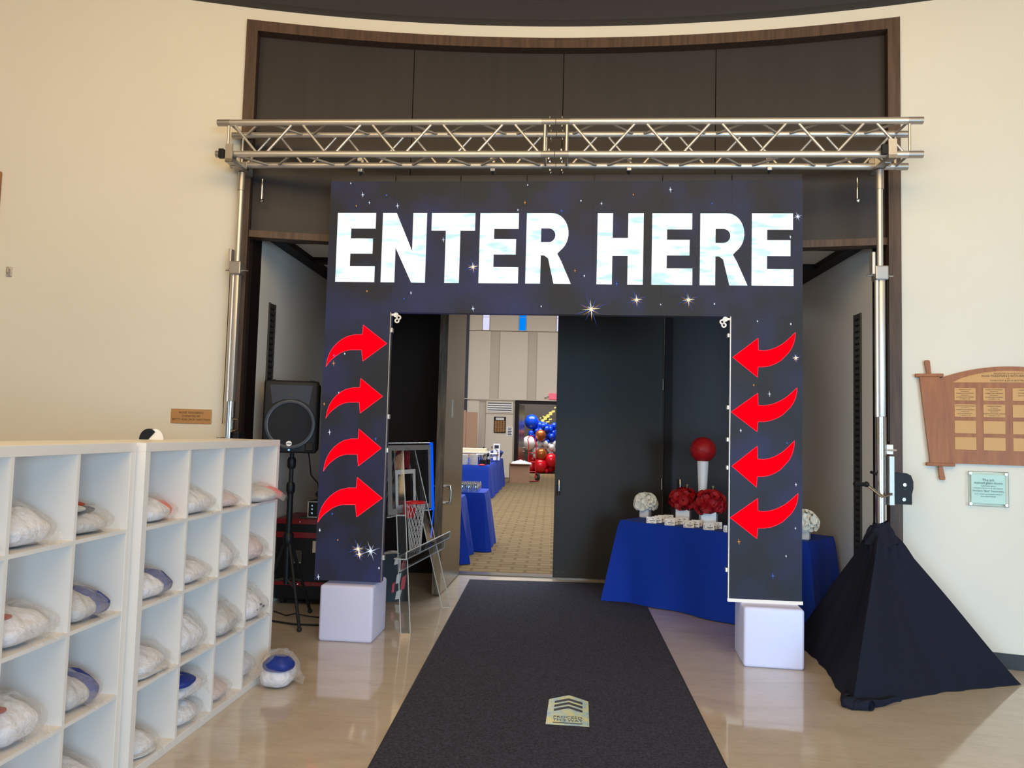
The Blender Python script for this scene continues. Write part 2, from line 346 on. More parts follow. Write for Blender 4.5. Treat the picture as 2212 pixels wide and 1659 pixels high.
# ================================================================== THE SETTING
th = math.asin(PU / RAD); TH2 = 1.30
WALLTOP = 5.2
struct('floor', MB().box(-10, 10, -15, 2.56, -0.06, 0.0), M['floor'], **ROOM)
struct('wall_left', arcwall(MB(), -TH2, -th, 40, RAD, RAD + 0.2, 0, WALLTOP), M['wall'], smooth=True, **ROOM)
struct('wall_right', arcwall(MB(), th, TH2, 40, RAD, RAD + 0.2, 0, WALLTOP), M['wall'], smooth=True, **ROOM)
struct('wall_over_portal', arcwall(MB(), -th, th, 30, RAD, RAD + 0.2, 4.79, WALLTOP), M['wall'], smooth=True, **ROOM)
struct('baseboard_right', arcwall(MB(), th + 0.005, TH2, 40, RAD - 0.012, RAD - 0.0005, 0, 0.105), M['base'], smooth=True, **ROOM)
struct('baseboard_left', arcwall(MB(), -TH2, -th - 0.005, 40, RAD - 0.012, RAD - 0.0005, 0, 0.105), M['base'], smooth=True, **ROOM)
struct('trim_1', arcwall(MB(), -TH2, TH2, 70, RAD - 0.10, RAD + 0.1, 4.90, 5.06), M['crown'], smooth=True, **ROOM)
pts = [-TH2 + 2 * TH2 * i / 60 for i in range(61)]
struct('ceiling', MB().slab([(RAD * math.sin(t), RAD * math.cos(t) - CV) for t in pts], 5.06, 5.2), M['ceil'], **ROOM)

# wooden portal: frame posts and head, four veneer panels, lower rail
fi = math.asin(2.462 / RAD)
portal = bpy.data.objects.new('trim_2', None); C.objects.link(portal); portal.location = ROOM['loc']; portal.rotation_euler = ROOM['rot']; portal['kind'] = 'structure'
for sgn in (-1, 1):
    a = sorted((sgn * th, sgn * fi)); obj('frame_post', arcwall(MB(), a[0], a[1], 3, RAD - 0.028, RAD + 0.12, 0, 4.79), M['frame'], portal)
    obj('jamb_lining', MB().box(*sorted((sgn * 2.462, sgn * 2.52)), 0.115, 0.30, 0, 3.14), M['jamb'], portal)
obj('frame_head', arcwall(MB(), -fi, fi, 30, RAD - 0.028, RAD + 0.12, 4.705, 4.79), M['frame'], portal, smooth=True)
cuts = [-fi, math.asin(-1.238 / RAD), math.asin(-0.005 / RAD), math.asin(1.22 / RAD), fi]
for i in range(4): obj('veneer_panel', arcwall(MB(), cuts[i] + 0.0003, cuts[i + 1] - 0.0003, 8, RAD + 0.07, RAD + 0.11, 3.10, 4.705), M['wood'], portal, smooth=True)
obj('lower_rail', arcwall(MB(), -fi, fi, 30, RAD + 0.02, RAD + 0.13, 3.045, 3.10), M['frame'], portal, smooth=True)
obj('panel_backing', arcwall(MB(), -fi, fi, 30, RAD + 0.112, RAD + 0.16, 3.05, 4.79), M['jamb'], portal)

# recess behind the portal
struct('wall_recess_left', MB().box(-2.60, -2.462, 0.30, 2.6, 0, 3.14), M['recess_wall'], **ROOM)
struct('wall_recess_right', MB().box(2.462, 2.60, 0.30, 2.6, 0, 3.14), M['recess_wall'], **ROOM)
struct('ceiling_recess', MB().box(-2.6, 2.6, 0.30, 2.6, 3.20, 3.28), M['jamb'], **ROOM)
def mesh_panel_mat():
    m = bpy.data.materials.new('perforated_diffuser'); m.use_nodes = True; nt = m.node_tree; b = nt.nodes['Principled BSDF']
    tc = nt.nodes.new('ShaderNodeTexCoord'); ck = nt.nodes.new('ShaderNodeTexChecker'); ck.inputs['Scale'].default_value = 55
    ck.inputs[1].default_value = (*lin((178, 170, 158)), 1); ck.inputs[2].default_value = (*lin((140, 132, 120)), 1)
    nt.links.new(tc.outputs['Object'], ck.inputs[0]); nt.links.new(ck.outputs[0], b.inputs['Base Color']); b.inputs['Roughness'].default_value = 0.6
    b.inputs['Emission Strength'].default_value = 0.10; nt.links.new(ck.outputs[0], b.inputs['Emission Color']); return m
M['meshpanel'] = mesh_panel_mat()
cg = bpy.data.objects.new('ceiling_grid', None); C.objects.link(cg); cg.location = ROOM['loc']; cg.rotation_euler = ROOM['rot']; cg['kind'] = 'structure'
for v0, v1 in ((0.30, 0.56), (1.24, 1.36), (2.1, 2.22)): obj('grid_beam', MB().box(-2.46, 2.46, v0, v1, 3.12, 3.20), M['jamb'], cg)
for u0 in (-2.46, -0.86, 0.74, 2.34): obj('grid_beam', MB().box(u0, u0 + 0.12, 0.30, 2.49, 3.115, 3.195), M['jamb'], cg)
for u0 in (-2.34, -0.74, 0.86):
    for v0, v1 in ((0.56, 1.24), (1.36, 2.1), (2.22, 2.49)): obj('diffuser_panel', MB().box(u0, u0 + 1.48, v0, v1, 3.165, 3.18), M['meshpanel'], cg)

# tall louvred strips in the recess walls
for sgn, lb in ((-1, 'tall narrow dark louvred grille on left recess wall behind the loudspeaker'), (1, 'tall narrow dark louvred grille on right recess wall by the chrome mast')):
    g = thing('wall_grille', lb, 'grille', G(sgn * 2.4615, 0.57, 0.10), RB + (PI / 2 if sgn < 0 else -PI / 2), 'louvred grilles of the recess')
    obj('backing', MB().box(-0.066, 0.066, -0.004, 0.0, 0, 2.5), M['grille_slot'], g)
    for k in (-1, 1): obj('grille_edge', MB().box(k * 0.062 - 0.005, k * 0.062 + 0.005, -0.016, -0.004, 0, 2.5), M['charcoal'], g)
    sl = MB().box(-0.057, 0.057, -0.013, -0.004, 0, 0.032).mesh('louvre', M['charcoal'])
    for i in range(50): put('louvre', sl, g, (0, 0, 0.008 + i * 0.05))

# door wall
struct('wall_back', MB().box(-2.6, -1.10, 2.49, 2.62, 0, 3.2), M['jamb'], **ROOM)  # same dark wood as the doors; near-black tone paints in its shade
struct('wall_back_head', MB().box(-1.10, 1.25, 2.49, 2.62, 2.98, 3.2), M['door'], **ROOM)
struct('wall_back_right', MB().box(2.3, 2.6, 2.49, 2.62, 0, 3.2), M['jamb'], **ROOM)
struct('trim_3', MB().box(1.17, 1.25, 2.44, 2.62, 0, 2.98), M['jamb'], **ROOM)
struct('trim_4', MB().box(-1.10, -1.03, 2.47, 2.62, 0, 2.98), M['frame'], **ROOM)
struct('trim_5', MB().box(-1.03, 1.17, 2.46, 2.62, 0.0, 0.012), M['steel'], **ROOM)
def pull(parent, x, z, y, dx=0.0):
    obj('handle', MB().path([(x, y, z - 0.08), (x + dx, y - 0.045, z - 0.08), (x + dx, y - 0.055, z - 0.03), (x + dx, y - 0.055, z + 0.03), (x + dx, y - 0.045, z + 0.08), (x, y, z + 0.08)], 0.011, 10), M['chrome'], parent, True)
def mkdoor(name, w, mt):
    d = bpy.data.objects.new(name, None); C.objects.link(d); d['kind'] = 'structure'
    obj('door_leaf', MB().box(0, w, 0, 0.045, 0.012, 2.97), mt, d); return d
d1 = mkdoor('door_1', 1.155, M['door']); d1.location = G(0.008, 2.49, 0); d1.rotation_euler = (0, 0, RB)
pull(d1, 0.048, 0.965, 0.0)
for z in (0.35, 1.04, 2.11): obj('hinge', MB().tube((1.15, -0.008, z - 0.06), (1.15, -0.008, z + 0.06), 0.011, 8), M['chrome'], d1)
for x in (0.04, 0.115): obj('bolt_head', MB().tube((x, 0, 0.065), (x, -0.006, 0.065), 0.008, 8), M['chrome'], d1)
obj('patch_plate', MB().box(0.40, 0.68, -0.003, 0.0, 1.68, 1.98), M['door'], d1)
d2 = mkdoor('door_2', 1.06, M['steel']); d2.location = G(-1.045, 2.47, 0); d2.rotation_euler = (0, 0, RB - PI / 2 - 0.045)
# open leaf: local +y faces the opening, far side is the lobby face
obj('door_edge', MB().box(1.06, 1.064, -0.034, 0.045, 0.012, 2.97), M['dooredge'], d2)
obj('lobby_face', MB().box(0, 1.06, -0.034, 0.0, 0.012, 2.97), M['door'], d2)
obj('handle', MB().path([(0.98, 0.045, 0.86), (0.98, 0.095, 0.86), (0.98, 0.105, 0.90), (0.98, 0.105, 0.98), (0.98, 0.095, 1.02), (0.98, 0.045, 1.02)], 0.011, 10), M['chrome'], d2, True)
obj('handle', MB().path([(0.98, -0.034, 0.86), (0.98, -0.084, 0.86), (0.98, -0.094, 0.94), (0.98, -0.084, 1.02), (0.98, -0.034, 1.02)], 0.011, 10), M['chrome'], d2, True)
obj('switch_plate', MB().box(0.66, 0.72, 0.045, 0.051, 1.68, 1.86), M['alu_d'], d2)
d3 = mkdoor('door_3', 1.04, M['wood']); d3.location = G(1.255, 2.50, 0); d3.rotation_euler = (0, 0, RB); pull(d3, 0.09, 1.01, 0.0)

# ---------------------------------------------------------------- hall behind the doors (room frame)
HF = 19.6
struct('floor_hall', MB().box(-7, 7, 2.56, 30, -0.06, 0.0), M['hallcarpet'], **ROOM)
struct('ceiling_hall', MB().box(-7.2, 7.2, 2.62, HF + 0.3, 7.4, 7.5), M['hallceil'], **ROOM)
struct('wall_hall_left', MB().box(-7.2, -7.0, 2.62, HF + 0.3, 0, 7.4), M['hallwall'], **ROOM)
struct('wall_hall_right', MB().box(7.0, 7.2, 2.62, HF + 0.3, 0, 7.4), M['hallwall'], **ROOM)
struct('wall_hall_near', MB().box(-7.2, 7.2, 2.625, 2.75, 3.2, 7.4).box(-7.2, -2.6, 2.625, 2.75, 0, 3.2).box(2.6, 7.2, 2.625, 2.75, 0, 3.2), M['hallwall'], **ROOM)
hw = struct('wall_hall_far', MB().box(-7.2, -1.30, HF + 0.06, HF + 0.25, 0, 7.4).box(-1.30, 1.6, HF + 0.06, HF + 0.25, 2.60, 7.4).box(1.6, 7.2, HF + 0.06, HF + 0.25, 0, 7.4), M['hallchan'], **ROOM)
def wp(u0, u1, z0, z1): obj('wall_panel', MB().box(u0, u1, HF, HF + 0.06, z0, z1), M['hallwall'], hw)
us = [-2.93, -2.21, -1.88, -0.95, -0.62, 0.30, 0.63, 1.55]
for a, b in ((-2.93, -2.19), (-1.87, -0.92), (-0.60, 0.35), (0.67, 1.62), (1.94, 2.9), (3.2, 4.2)): wp(a, b, 2.63, 4.93)
for a, b in ((-2.93, -2.50), (-2.23, -1.26), (-0.98, 0.02), (0.27, 1.3), (1.55, 3.0)): wp(a, b, 4.96, 7.4)
for a, b in ((-2.93, -2.52), (-2.28, -1.36), (1.66, 3.0)): wp(a, b, 0, 2.60)
struct('trim_6', MB().box(-3.45, -2.93, HF - 0.05, HF + 0.06, 0, 7.4), M['navywall'], **ROOM)
struct('trim_7', MB().box(-3.45, 1.3, HF - 0.075, HF - 0.05, 2.600, 2.625), M['hallwall'], **ROOM)
for n, (a, b, mt) in enumerate(((-2.49, -2.24, 'whitepane'), (-1.25, -0.99, 'bluepane'), (0.03, 0.26, 'whitepane'))):
    wn = struct('window_%d' % (n + 1), MB().box(a, a + 0.015, HF - 0.005, HF + 0.055, 4.96, 7.2).box(b - 0.015, b, HF - 0.005, HF + 0.055, 4.96, 7.2).box(a, b, HF - 0.005, HF + 0.055, 4.96, 4.975), M['hallwall'], **ROOM)
    for i in range(4): obj('pane', MB().box(a + 0.015, b - 0.015, HF + 0.04, HF + 0.05, 4.98 + i * 0.46 + (0 if i else 0), 5.42 + i * 0.46 - (0.14 if False else 0)), M[mt], wn)
# doorway at the far end and the room beyond
struct('trim_8', MB().box(-1.30, -1.19, HF - 0.03, HF + 0.28, 0, 2.60).box(1.5, 1.6, HF - 0.03, HF + 0.28, 0, 2.60).box(-1.19, 1.5, HF - 0.03, HF + 0.28, 2.49, 2.60), M['jamb'], **ROOM)
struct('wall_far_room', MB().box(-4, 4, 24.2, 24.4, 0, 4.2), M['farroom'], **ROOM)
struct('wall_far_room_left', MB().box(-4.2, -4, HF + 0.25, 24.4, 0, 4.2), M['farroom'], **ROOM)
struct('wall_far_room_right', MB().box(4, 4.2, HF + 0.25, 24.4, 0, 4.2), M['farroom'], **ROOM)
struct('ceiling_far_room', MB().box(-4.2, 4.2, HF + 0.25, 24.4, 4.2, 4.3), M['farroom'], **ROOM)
d4 = mkdoor('door_4', 1.2, M['steel']); d4.location = G(-1.17, HF + 0.30, 0); d4.rotation_euler = (0, 0, RB + PI / 2 - 0.12); d4.scale = (1, 1, 0.835)
pull(d4, 1.1, 1.1, 0.0)

# ================================================================== LED ARCH
LA = -0.0881329; LO = (-1.42247917, 5.62024641); LZ = 0.4284
ld = (math.cos(LA), math.sin(LA)); ln = (math.sin(LA), -math.cos(LA))
def LP(s, off=0.0, z=0.0): return (LO[0] + s * ld[0] + off * ln[0], LO[1] + s * ld[1] + off * ln[1], z)
arch = thing('led_arch', 'black video-screen arch lit with white ENTER HERE letters and red arrows', 'led arch', LP(0, 0, LZ), LA)
pm = MB().box(0.0003, 0.4997, 0.0, 0.075, 0.0003, 0.4997).mesh('led_panel', M['led'])
cells = [(c, r) for c in range(7) for r in (4, 5)] + [(c, r) for c in (0, 6) for r in range(4)]
for c, r in cells: put('led_panel', pm, arch, (c * 0.5, 0, r * 0.5))
for c in range(7): obj('hanging_bar', MB().box(c * 0.5 + 0.003, c * 0.5 + 0.497, 0.012, 0.06, 3.0, 3.05), M['wood'], arch)
obj('edge_strip', MB().box(2.994, 2.9995, -0.003, 0.02, 0.0, 2.0), M['white_lam'], arch)
obj('edge_strip', MB().box(0.5005, 0.505, -0.003, 0.02, 0.0, 2.0), M['alu_d'], arch)
obj('bottom_edge_strip', MB().box(2.994, 3.505, -0.006, 0.02, -0.022, 0.0), emis('lit_white_edge', (255, 255, 255), 0.9), arch)
for z in (0.16, 0.95, 1.2, 1.85): obj('side_latch', MB().rbox(0.5, 0.516, 0.01, 0.05, z, z + 0.035, 0.003), M['alu'], arch)
for z in (0.18, 0.9, 1.1, 1.33, 1.85): obj('side_latch', MB().rbox(2.978, 2.994, 0.01, 0.05, z, z + 0.03, 0.003), M['alu'], arch)
for x, sg in ((0.545, 1), (2.955, -1)):
    pl = MB()
    for dx, dz in ((0, 0.018), (0.018, -0.004), (-0.012, -0.012), (0.004, -0.026)): pl.lathe([(0.0105, -0.006), (0.0165, -0.006), (0.0165, 0.006), (0.0105, 0.006)], 12)
    pl = MB()
    for dx, dz in ((-0.006 * sg, 0.02), (0.016 * sg, 0.0), (0.004 * sg, -0.024)):
        n = 12; rr = MB()
        prof = [(0.009, -0.005), (0.019, -0.005), (0.019, 0.005), (0.009, 0.005), (0.009, -0.005)]
        rr.lathe(prof, n); rr.f = rr.f[:-2]; rr.xf(Matrix.Translation((x + dx, 0.012, 1.962 + dz)) @ Matrix.Rotation(PI / 2, 4, 'X')); pl.add(rr.v, rr.f)
    pl.box(min(x, x - 0.04 * sg), max(x, x - 0.04 * sg), 0.008, 0.016, 1.975, 1.99)
    obj('corner_lock_plate', pl, M['white_lam'], arch)
YF0, YF1 = -0.0032, -0.0012
def rect(x0, x1, z0, z1): return [(x0, z0), (x1, z0), (x1, z1), (x0, z1)]
LB, LT = 2.226, 2.756
def letter(polys):
    mb = MB()
    for p in polys: mb.prism(p, YF0, YF1)
    obj('letter', mb, M['letter'], arch)
def E_(x0, x1):
    a = x0 + 0.108; letter([[(x0, LB), (x1, LB), (x1, LB + 0.122), (a, LB + 0.122), (a, LB + 0.217), (x1 - 0.022, LB + 0.217), (x1 - 0.022, LB + 0.333), (a, LB + 0.333), (a, LB + 0.41), (x1 - 0.005, LB + 0.41), (x1 - 0.005, LT), (x0, LT)]])
def N_(x0, x1): letter([[(x0, LB), (x0 + 0.105, LB), (x0 + 0.105, LB + 0.265), (x1 - 0.105, LB), (x1, LB), (x1, LT), (x1 - 0.105, LT), (x1 - 0.105, LB + 0.24), (x0 + 0.105, LT), (x0, LT)]])
def T_(x0, x1): m = (x0 + x1) / 2; letter([[(m - 0.055, LB), (m + 0.055, LB), (m + 0.055, LT - 0.135), (x1, LT - 0.135), (x1, LT), (x0, LT), (x0, LT - 0.135), (m - 0.055, LT - 0.135)]])
def H_(x0, x1): letter([[(x0, LB), (x0 + 0.112, LB), (x0 + 0.112, LB + 0.212), (x1 - 0.112, LB + 0.212), (x1 - 0.112, LB), (x1, LB), (x1, LT), (x1 - 0.112, LT), (x1 - 0.112, LT - 0.185), (x0 + 0.112, LT - 0.185), (x0 + 0.112, LT), (x0, LT)]])
def R_(x0, x1):
    # outer contour with the counter cut in by a seam
    xb = x1 - 0.025; cz = LT - 0.152; rz = 0.152; rx = 0.125; cxo = xb - rx
    out = [(x0, LB), (x0 + 0.11, LB), (x0 + 0.11, LB + 0.212), (x0 + 0.135, LB + 0.212), (x0 + 0.165, LB + 0.19), (x1 - 0.128, LB), (x1, LB), (x1 - 0.075, LB + 0.17), (x1 - 0.105, LB + 0.225)]
    out += [(cxo + rx * math.cos(t), cz + (rz - 0.0) * math.sin(t)) for t in [-1.0 + (PI / 2 + 1.0) * i / 14 for i in range(15)]]
    ix = x0 + 0.11; icz = LT - 0.167; irz = 0.052; irx = 0.05; icx = ix + 0.055
    inn = [(ix, icz + irz)] + [(icx + irx * math.cos(t), icz + irz * math.sin(t)) for t in [PI / 2 - PI * i / 10 for i in range(11)]] + [(ix, icz - irz)]
    letter([out + [(x0 + 0.1100, LT)] + inn + [(ix - 0.0005, icz - irz), (ix - 0.0005, LT), (x0, LT)]])
E_(0.065, 0.366); N_(0.415, 0.753); T_(0.790, 1.120); E_(1.157, 1.452); R_(1.506, 1.843)
H_(2.030, 2.366); E_(2.428, 2.721); R_(2.774, 3.113); E_(3.141, 3.435)
# red arrows
aL = [(0.482, 1.763), (0.295, 1.901), (0.291, 1.828), (0.232, 1.826), (0.176, 1.812), (0.136, 1.79), (0.101, 1.762), (0.07, 1.727), (0.046, 1.686), (0.031, 1.64), (0.021, 1.58), (0.042, 1.613), (0.067, 1.640), (0.123, 1.683), (0.16, 1.70), (0.2, 1.71), (0.29, 1.712), (0.302, 1.627)]
aR = [(3.012, 1.705), (3.19, 1.847), (3.192, 1.759), (3.235, 1.757), (3.276, 1.765), (3.32, 1.783), (3.361, 1.808), (3.392, 1.834), (3.418, 1.860), (3.449, 1.892), (3.447, 1.855), (3.439, 1.816), (3.425, 1.78), (3.404, 1.746), (3.35, 1.688), (3.315, 1.666), (3.277, 1.649), (3.235, 1.64), (3.191, 1.638), (3.186, 1.565)]
def arrow(shape, tip0, tail0, tip, tail):
    sx = (tip[0] - tail[0]) / (tip0[0] - tail0[0]); sz = abs((tip[1] - tail[1]) / (tip0[1] - tail0[1]))
    p = [(tip[0] + (x - tip0[0]) * sx, tip[1] + (z - tip0[1]) * sz) for x, z in shape]
    if shape is aL: p = p[::-1]
    a = obj('arrow', MB().prism(p, YF0, YF1), M['arrow'], arch)
    n = len(p); rim = MB()
    for i in range(n):
        (x0, z0), (x1, z1) = p[i], p[(i + 1) % n]; dx, dz = x1 - x0, z1 - z0; l = math.hypot(dx, dz); nx, nz = -dz / l * 0.0016, dx / l * 0.0016
        rim.prism([(x0 - nx, z0 - nz), (x1 - nx, z1 - nz), (x1 + nx, z1 + nz), (x0 + nx, z0 + nz)], YF0 - 0.0006, YF0 + 0.0002)
    obj('outline', rim, M['arrow_rim'], a)
for tp, tl in zip([(0.482, 1.763), (0.465, 1.367), (0.469, 0.982), (0.490, 0.615)], [(0.021, 1.58), (0.037, 1.193), (0.035, 0.798), (0.008, 0.419)]): arrow(aL, aL[0], (0.021, 1.58), tp, tl)
for tp, tl in zip([(3.012, 1.705), (3.004, 1.313), (3.012, 0.928), (3.003, 0.564)], [(3.449, 1.892), (3.462, 1.496), (3.445, 1.121), (3.471, 0.751)]): arrow(aR, aR[0], (3.449, 1.892), tp, tl)
# sparkles shown on the screen
def star(mb, x, z, r, rays, w, y, rot=0.0, uneven=0.5):
    for k in range(rays):
        t = rot + 2 * PI * k / rays; rr = r * (1 if k % 2 == 0 else uneven); dx, dz = math.cos(t), math.sin(t)
        mb.prism([(x - dz * w, z + dx * w), (x + dz * w, z - dx * w), (x + dx * rr, z + dz * rr)], y - 0.0005, y)
    mb.prism([(x + w * 1.6 * math.cos(a), z + w * 1.6 * math.sin(a)) for a in [2 * PI * i / 10 for i in range(10)]], y - 0.0005, y)
big = [(1.114, 2.347, .075, 'c'), (1.995, 2.041, .14, 'c'), (2.323, 2.113, .085, 'c'), (2.695, 2.117, .09, 'c'), (3.463, 2.732, .036, 'w'), (3.452, 1.709, .046, 'c'), (0.323, 0.237, .085, 'c'), (0.418, 0.227, .075, 'w'), (0.335, 0.2, .06, 'c')]
small = [(0.155, 2.985), (0.252, 2.896), (0.205, 2.81), (0.305, 2.835), (0.435, 2.892), (0.524, 2.81), (1.506, 2.968), (1.489, 2.835), (1.438, 2.779), (1.762, 2.772), (1.904, 2.849), (2.055, 2.828), (2.287, 2.894), (2.556, 2.931), (2.856, 2.828), (3.412, 2.583), (3.417, 1.951), (0.08, 1.607), (0.128, 1.388), (0.424, 1.05), (0.162, 1.681), (0.883, 2.552), (0.314, 2.157), (0.651, 2.147), (0.6, 2.104), (1.123, 2.033), (1.629, 2.057), (1.871, 2.325), (1.94, 2.287), (2.177, 2.231), (2.497, 2.081), (3.073, 1.182), (3.161, 1.508), (3.271, 1.447), (3.394, 1.102), (3.456, 0.811), (3.453, 0.506), (3.066, 0.398), (3.184, 1.968), (0.081, 1.666), (0.485, 0.106), (0.031, 0.022), (0.167, 0.298), (0.027, 0.364), (0.117, 0.487), (0.07, 1.09), (2.88, 2.09), (0.02, 1.30), (3.39, 0.31), (3.3, 0.17)]
for x, z, r, k in big:
    c = MB(); star(c, x, z, r * 0.5, 8, 0.0036, -0.0042, 0.1); o = obj('sparkle', c, M['star_c'] if k == 'c' else M['star_w'], arch)
    h1 = MB(); star(h1, x, z, r, 8, 0.0020, -0.0036, 0.35, 0.7); obj('ray', h1, M['star_b'] if k == 'c' else M['star_w'], o)
    if k == 'c': h2 = MB(); star(h2, x, z - 0.006, r * 0.62, 6, 0.0022, -0.0039, 0.6, 0.8); obj('ray', h2, M['star_o'], o)
sm = {0: MB(), 1: MB(), 2: MB()}
for i, (x, z) in enumerate(small): star(sm[(0, 0, 1, 0, 2)[i % 5]], x, z, (0.011, 0.024, 0.009, 0.015)[i % 4], 4, (0.0024, 0.0032, 0.0028)[i % 3], -0.0036, PI / 2 + 0.1, 0.6)
for k, mt in ((0, 'star_w'), (1, 'star_o'), (2, 'star_b')): o = obj('small_sparkles', sm[k], M[mt], arch); o['kind'] = 'stuff'
# clamps that hang the screen from the truss
for s in (0.213, 1.235, 2.255, 3.271):
    k = obj('hanging_clamp', MB().rbox(s - 0.018, s + 0.018, 0.02, 0.085, 3.085, 3.11, 0.005).rbox(s - 0.010, s + 0.010, 0.078, 0.086, 3.11, 3.20, 0.002), M['alu'], arch)
    obj('hook', MB().tube((s, 0.05, 3.09), (s, 0.04, 3.045), 0.008, 8), M['blackm'], k)
    obj('pad', MB().rbox(s - 0.018, s + 0.018, 0.005, 0.028, 3.165, 3.195, 0.003), M['paper'], k)

# ================================================================== TRUSS
TC = LP(1.71, 0.065, LZ + 3.133)
truss = thing('box_truss', 'silver aluminium box truss spanning above the lit arch', 'truss', TC, LA); truss.rotation_euler = (0, 0.0065, LA); truss.scale = (0.986, 1, 1)
YF, YR, ZH = -0.12, 0.12, 0.240
for x0, x1 in ((-2.575, -0.002), (0.002, 2.575)):
    for y in (YF, YR):
        for z in (0, ZH):
            ch = obj('chord', MB().tube((x0 + 0.10, y, z), (x1 - 0.10, y, z), 0.0245, 18), M['alu'], truss, True)
            for e0, e1 in ((x0, x0 + 0.10), (x1 - 0.10, x1)): obj('spigot_sleeve', MB().tube((e0, y, z), (e1, y, z), 0.0255, 18), M['alu_d'], ch, True)
    a, b = (-2.487, -0.078) if x0 < -1 else (0.082, 2.487)
    step = (b - a) / 9.0; g = 0.028
    for xx in (a - 0.0, b + 0.0):
        for y in (YF, YR): obj('brace', MB().tube((xx, y, 0.0), (xx, y, ZH), 0.010, 10), M['alu'], truss, True)
        for z in (0, ZH): obj('brace', MB().tube((xx, YF, z), (xx, YR, z), 0.010, 10), M['alu'], truss, True)
    for i in range(9):
        xa, xb = a + i * step + g, a + (i + 1) * step - g
        up = i % 2
        for y, ph in ((YF, 0), (YR, 1)):
            z0, z1 = (ZH, 0) if (up + ph) % 2 == 0 else (0, ZH); obj('brace', MB().tube((xa, y, z0), (xb, y, z1), 0.0098, 10), M['alu'], truss, True)
        for z, ph in ((0, 0), (ZH, 1)):
            y0, y1 = (YF, YR) if (up + ph) % 2 == 0 else (YR, YF); obj('brace', MB().tube((xa, y0, z), (xb, y1, z), 0.0098, 10), M['alu'], truss, True)
for y in (YF, YR):
    for z in (0, ZH):
        for x in (-0.045, 0.045):
            obj('coupler_pin', MB().tube((x, y, z - 0.038), (x, y, z + 0.038), 0.006, 8).path([(x, y, z - 0.036), (x + 0.012, y - 0.008, z - 0.05), (x + 0.004, y - 0.008, z - 0.058)], 0.0018, 6), M['chrome'], truss)

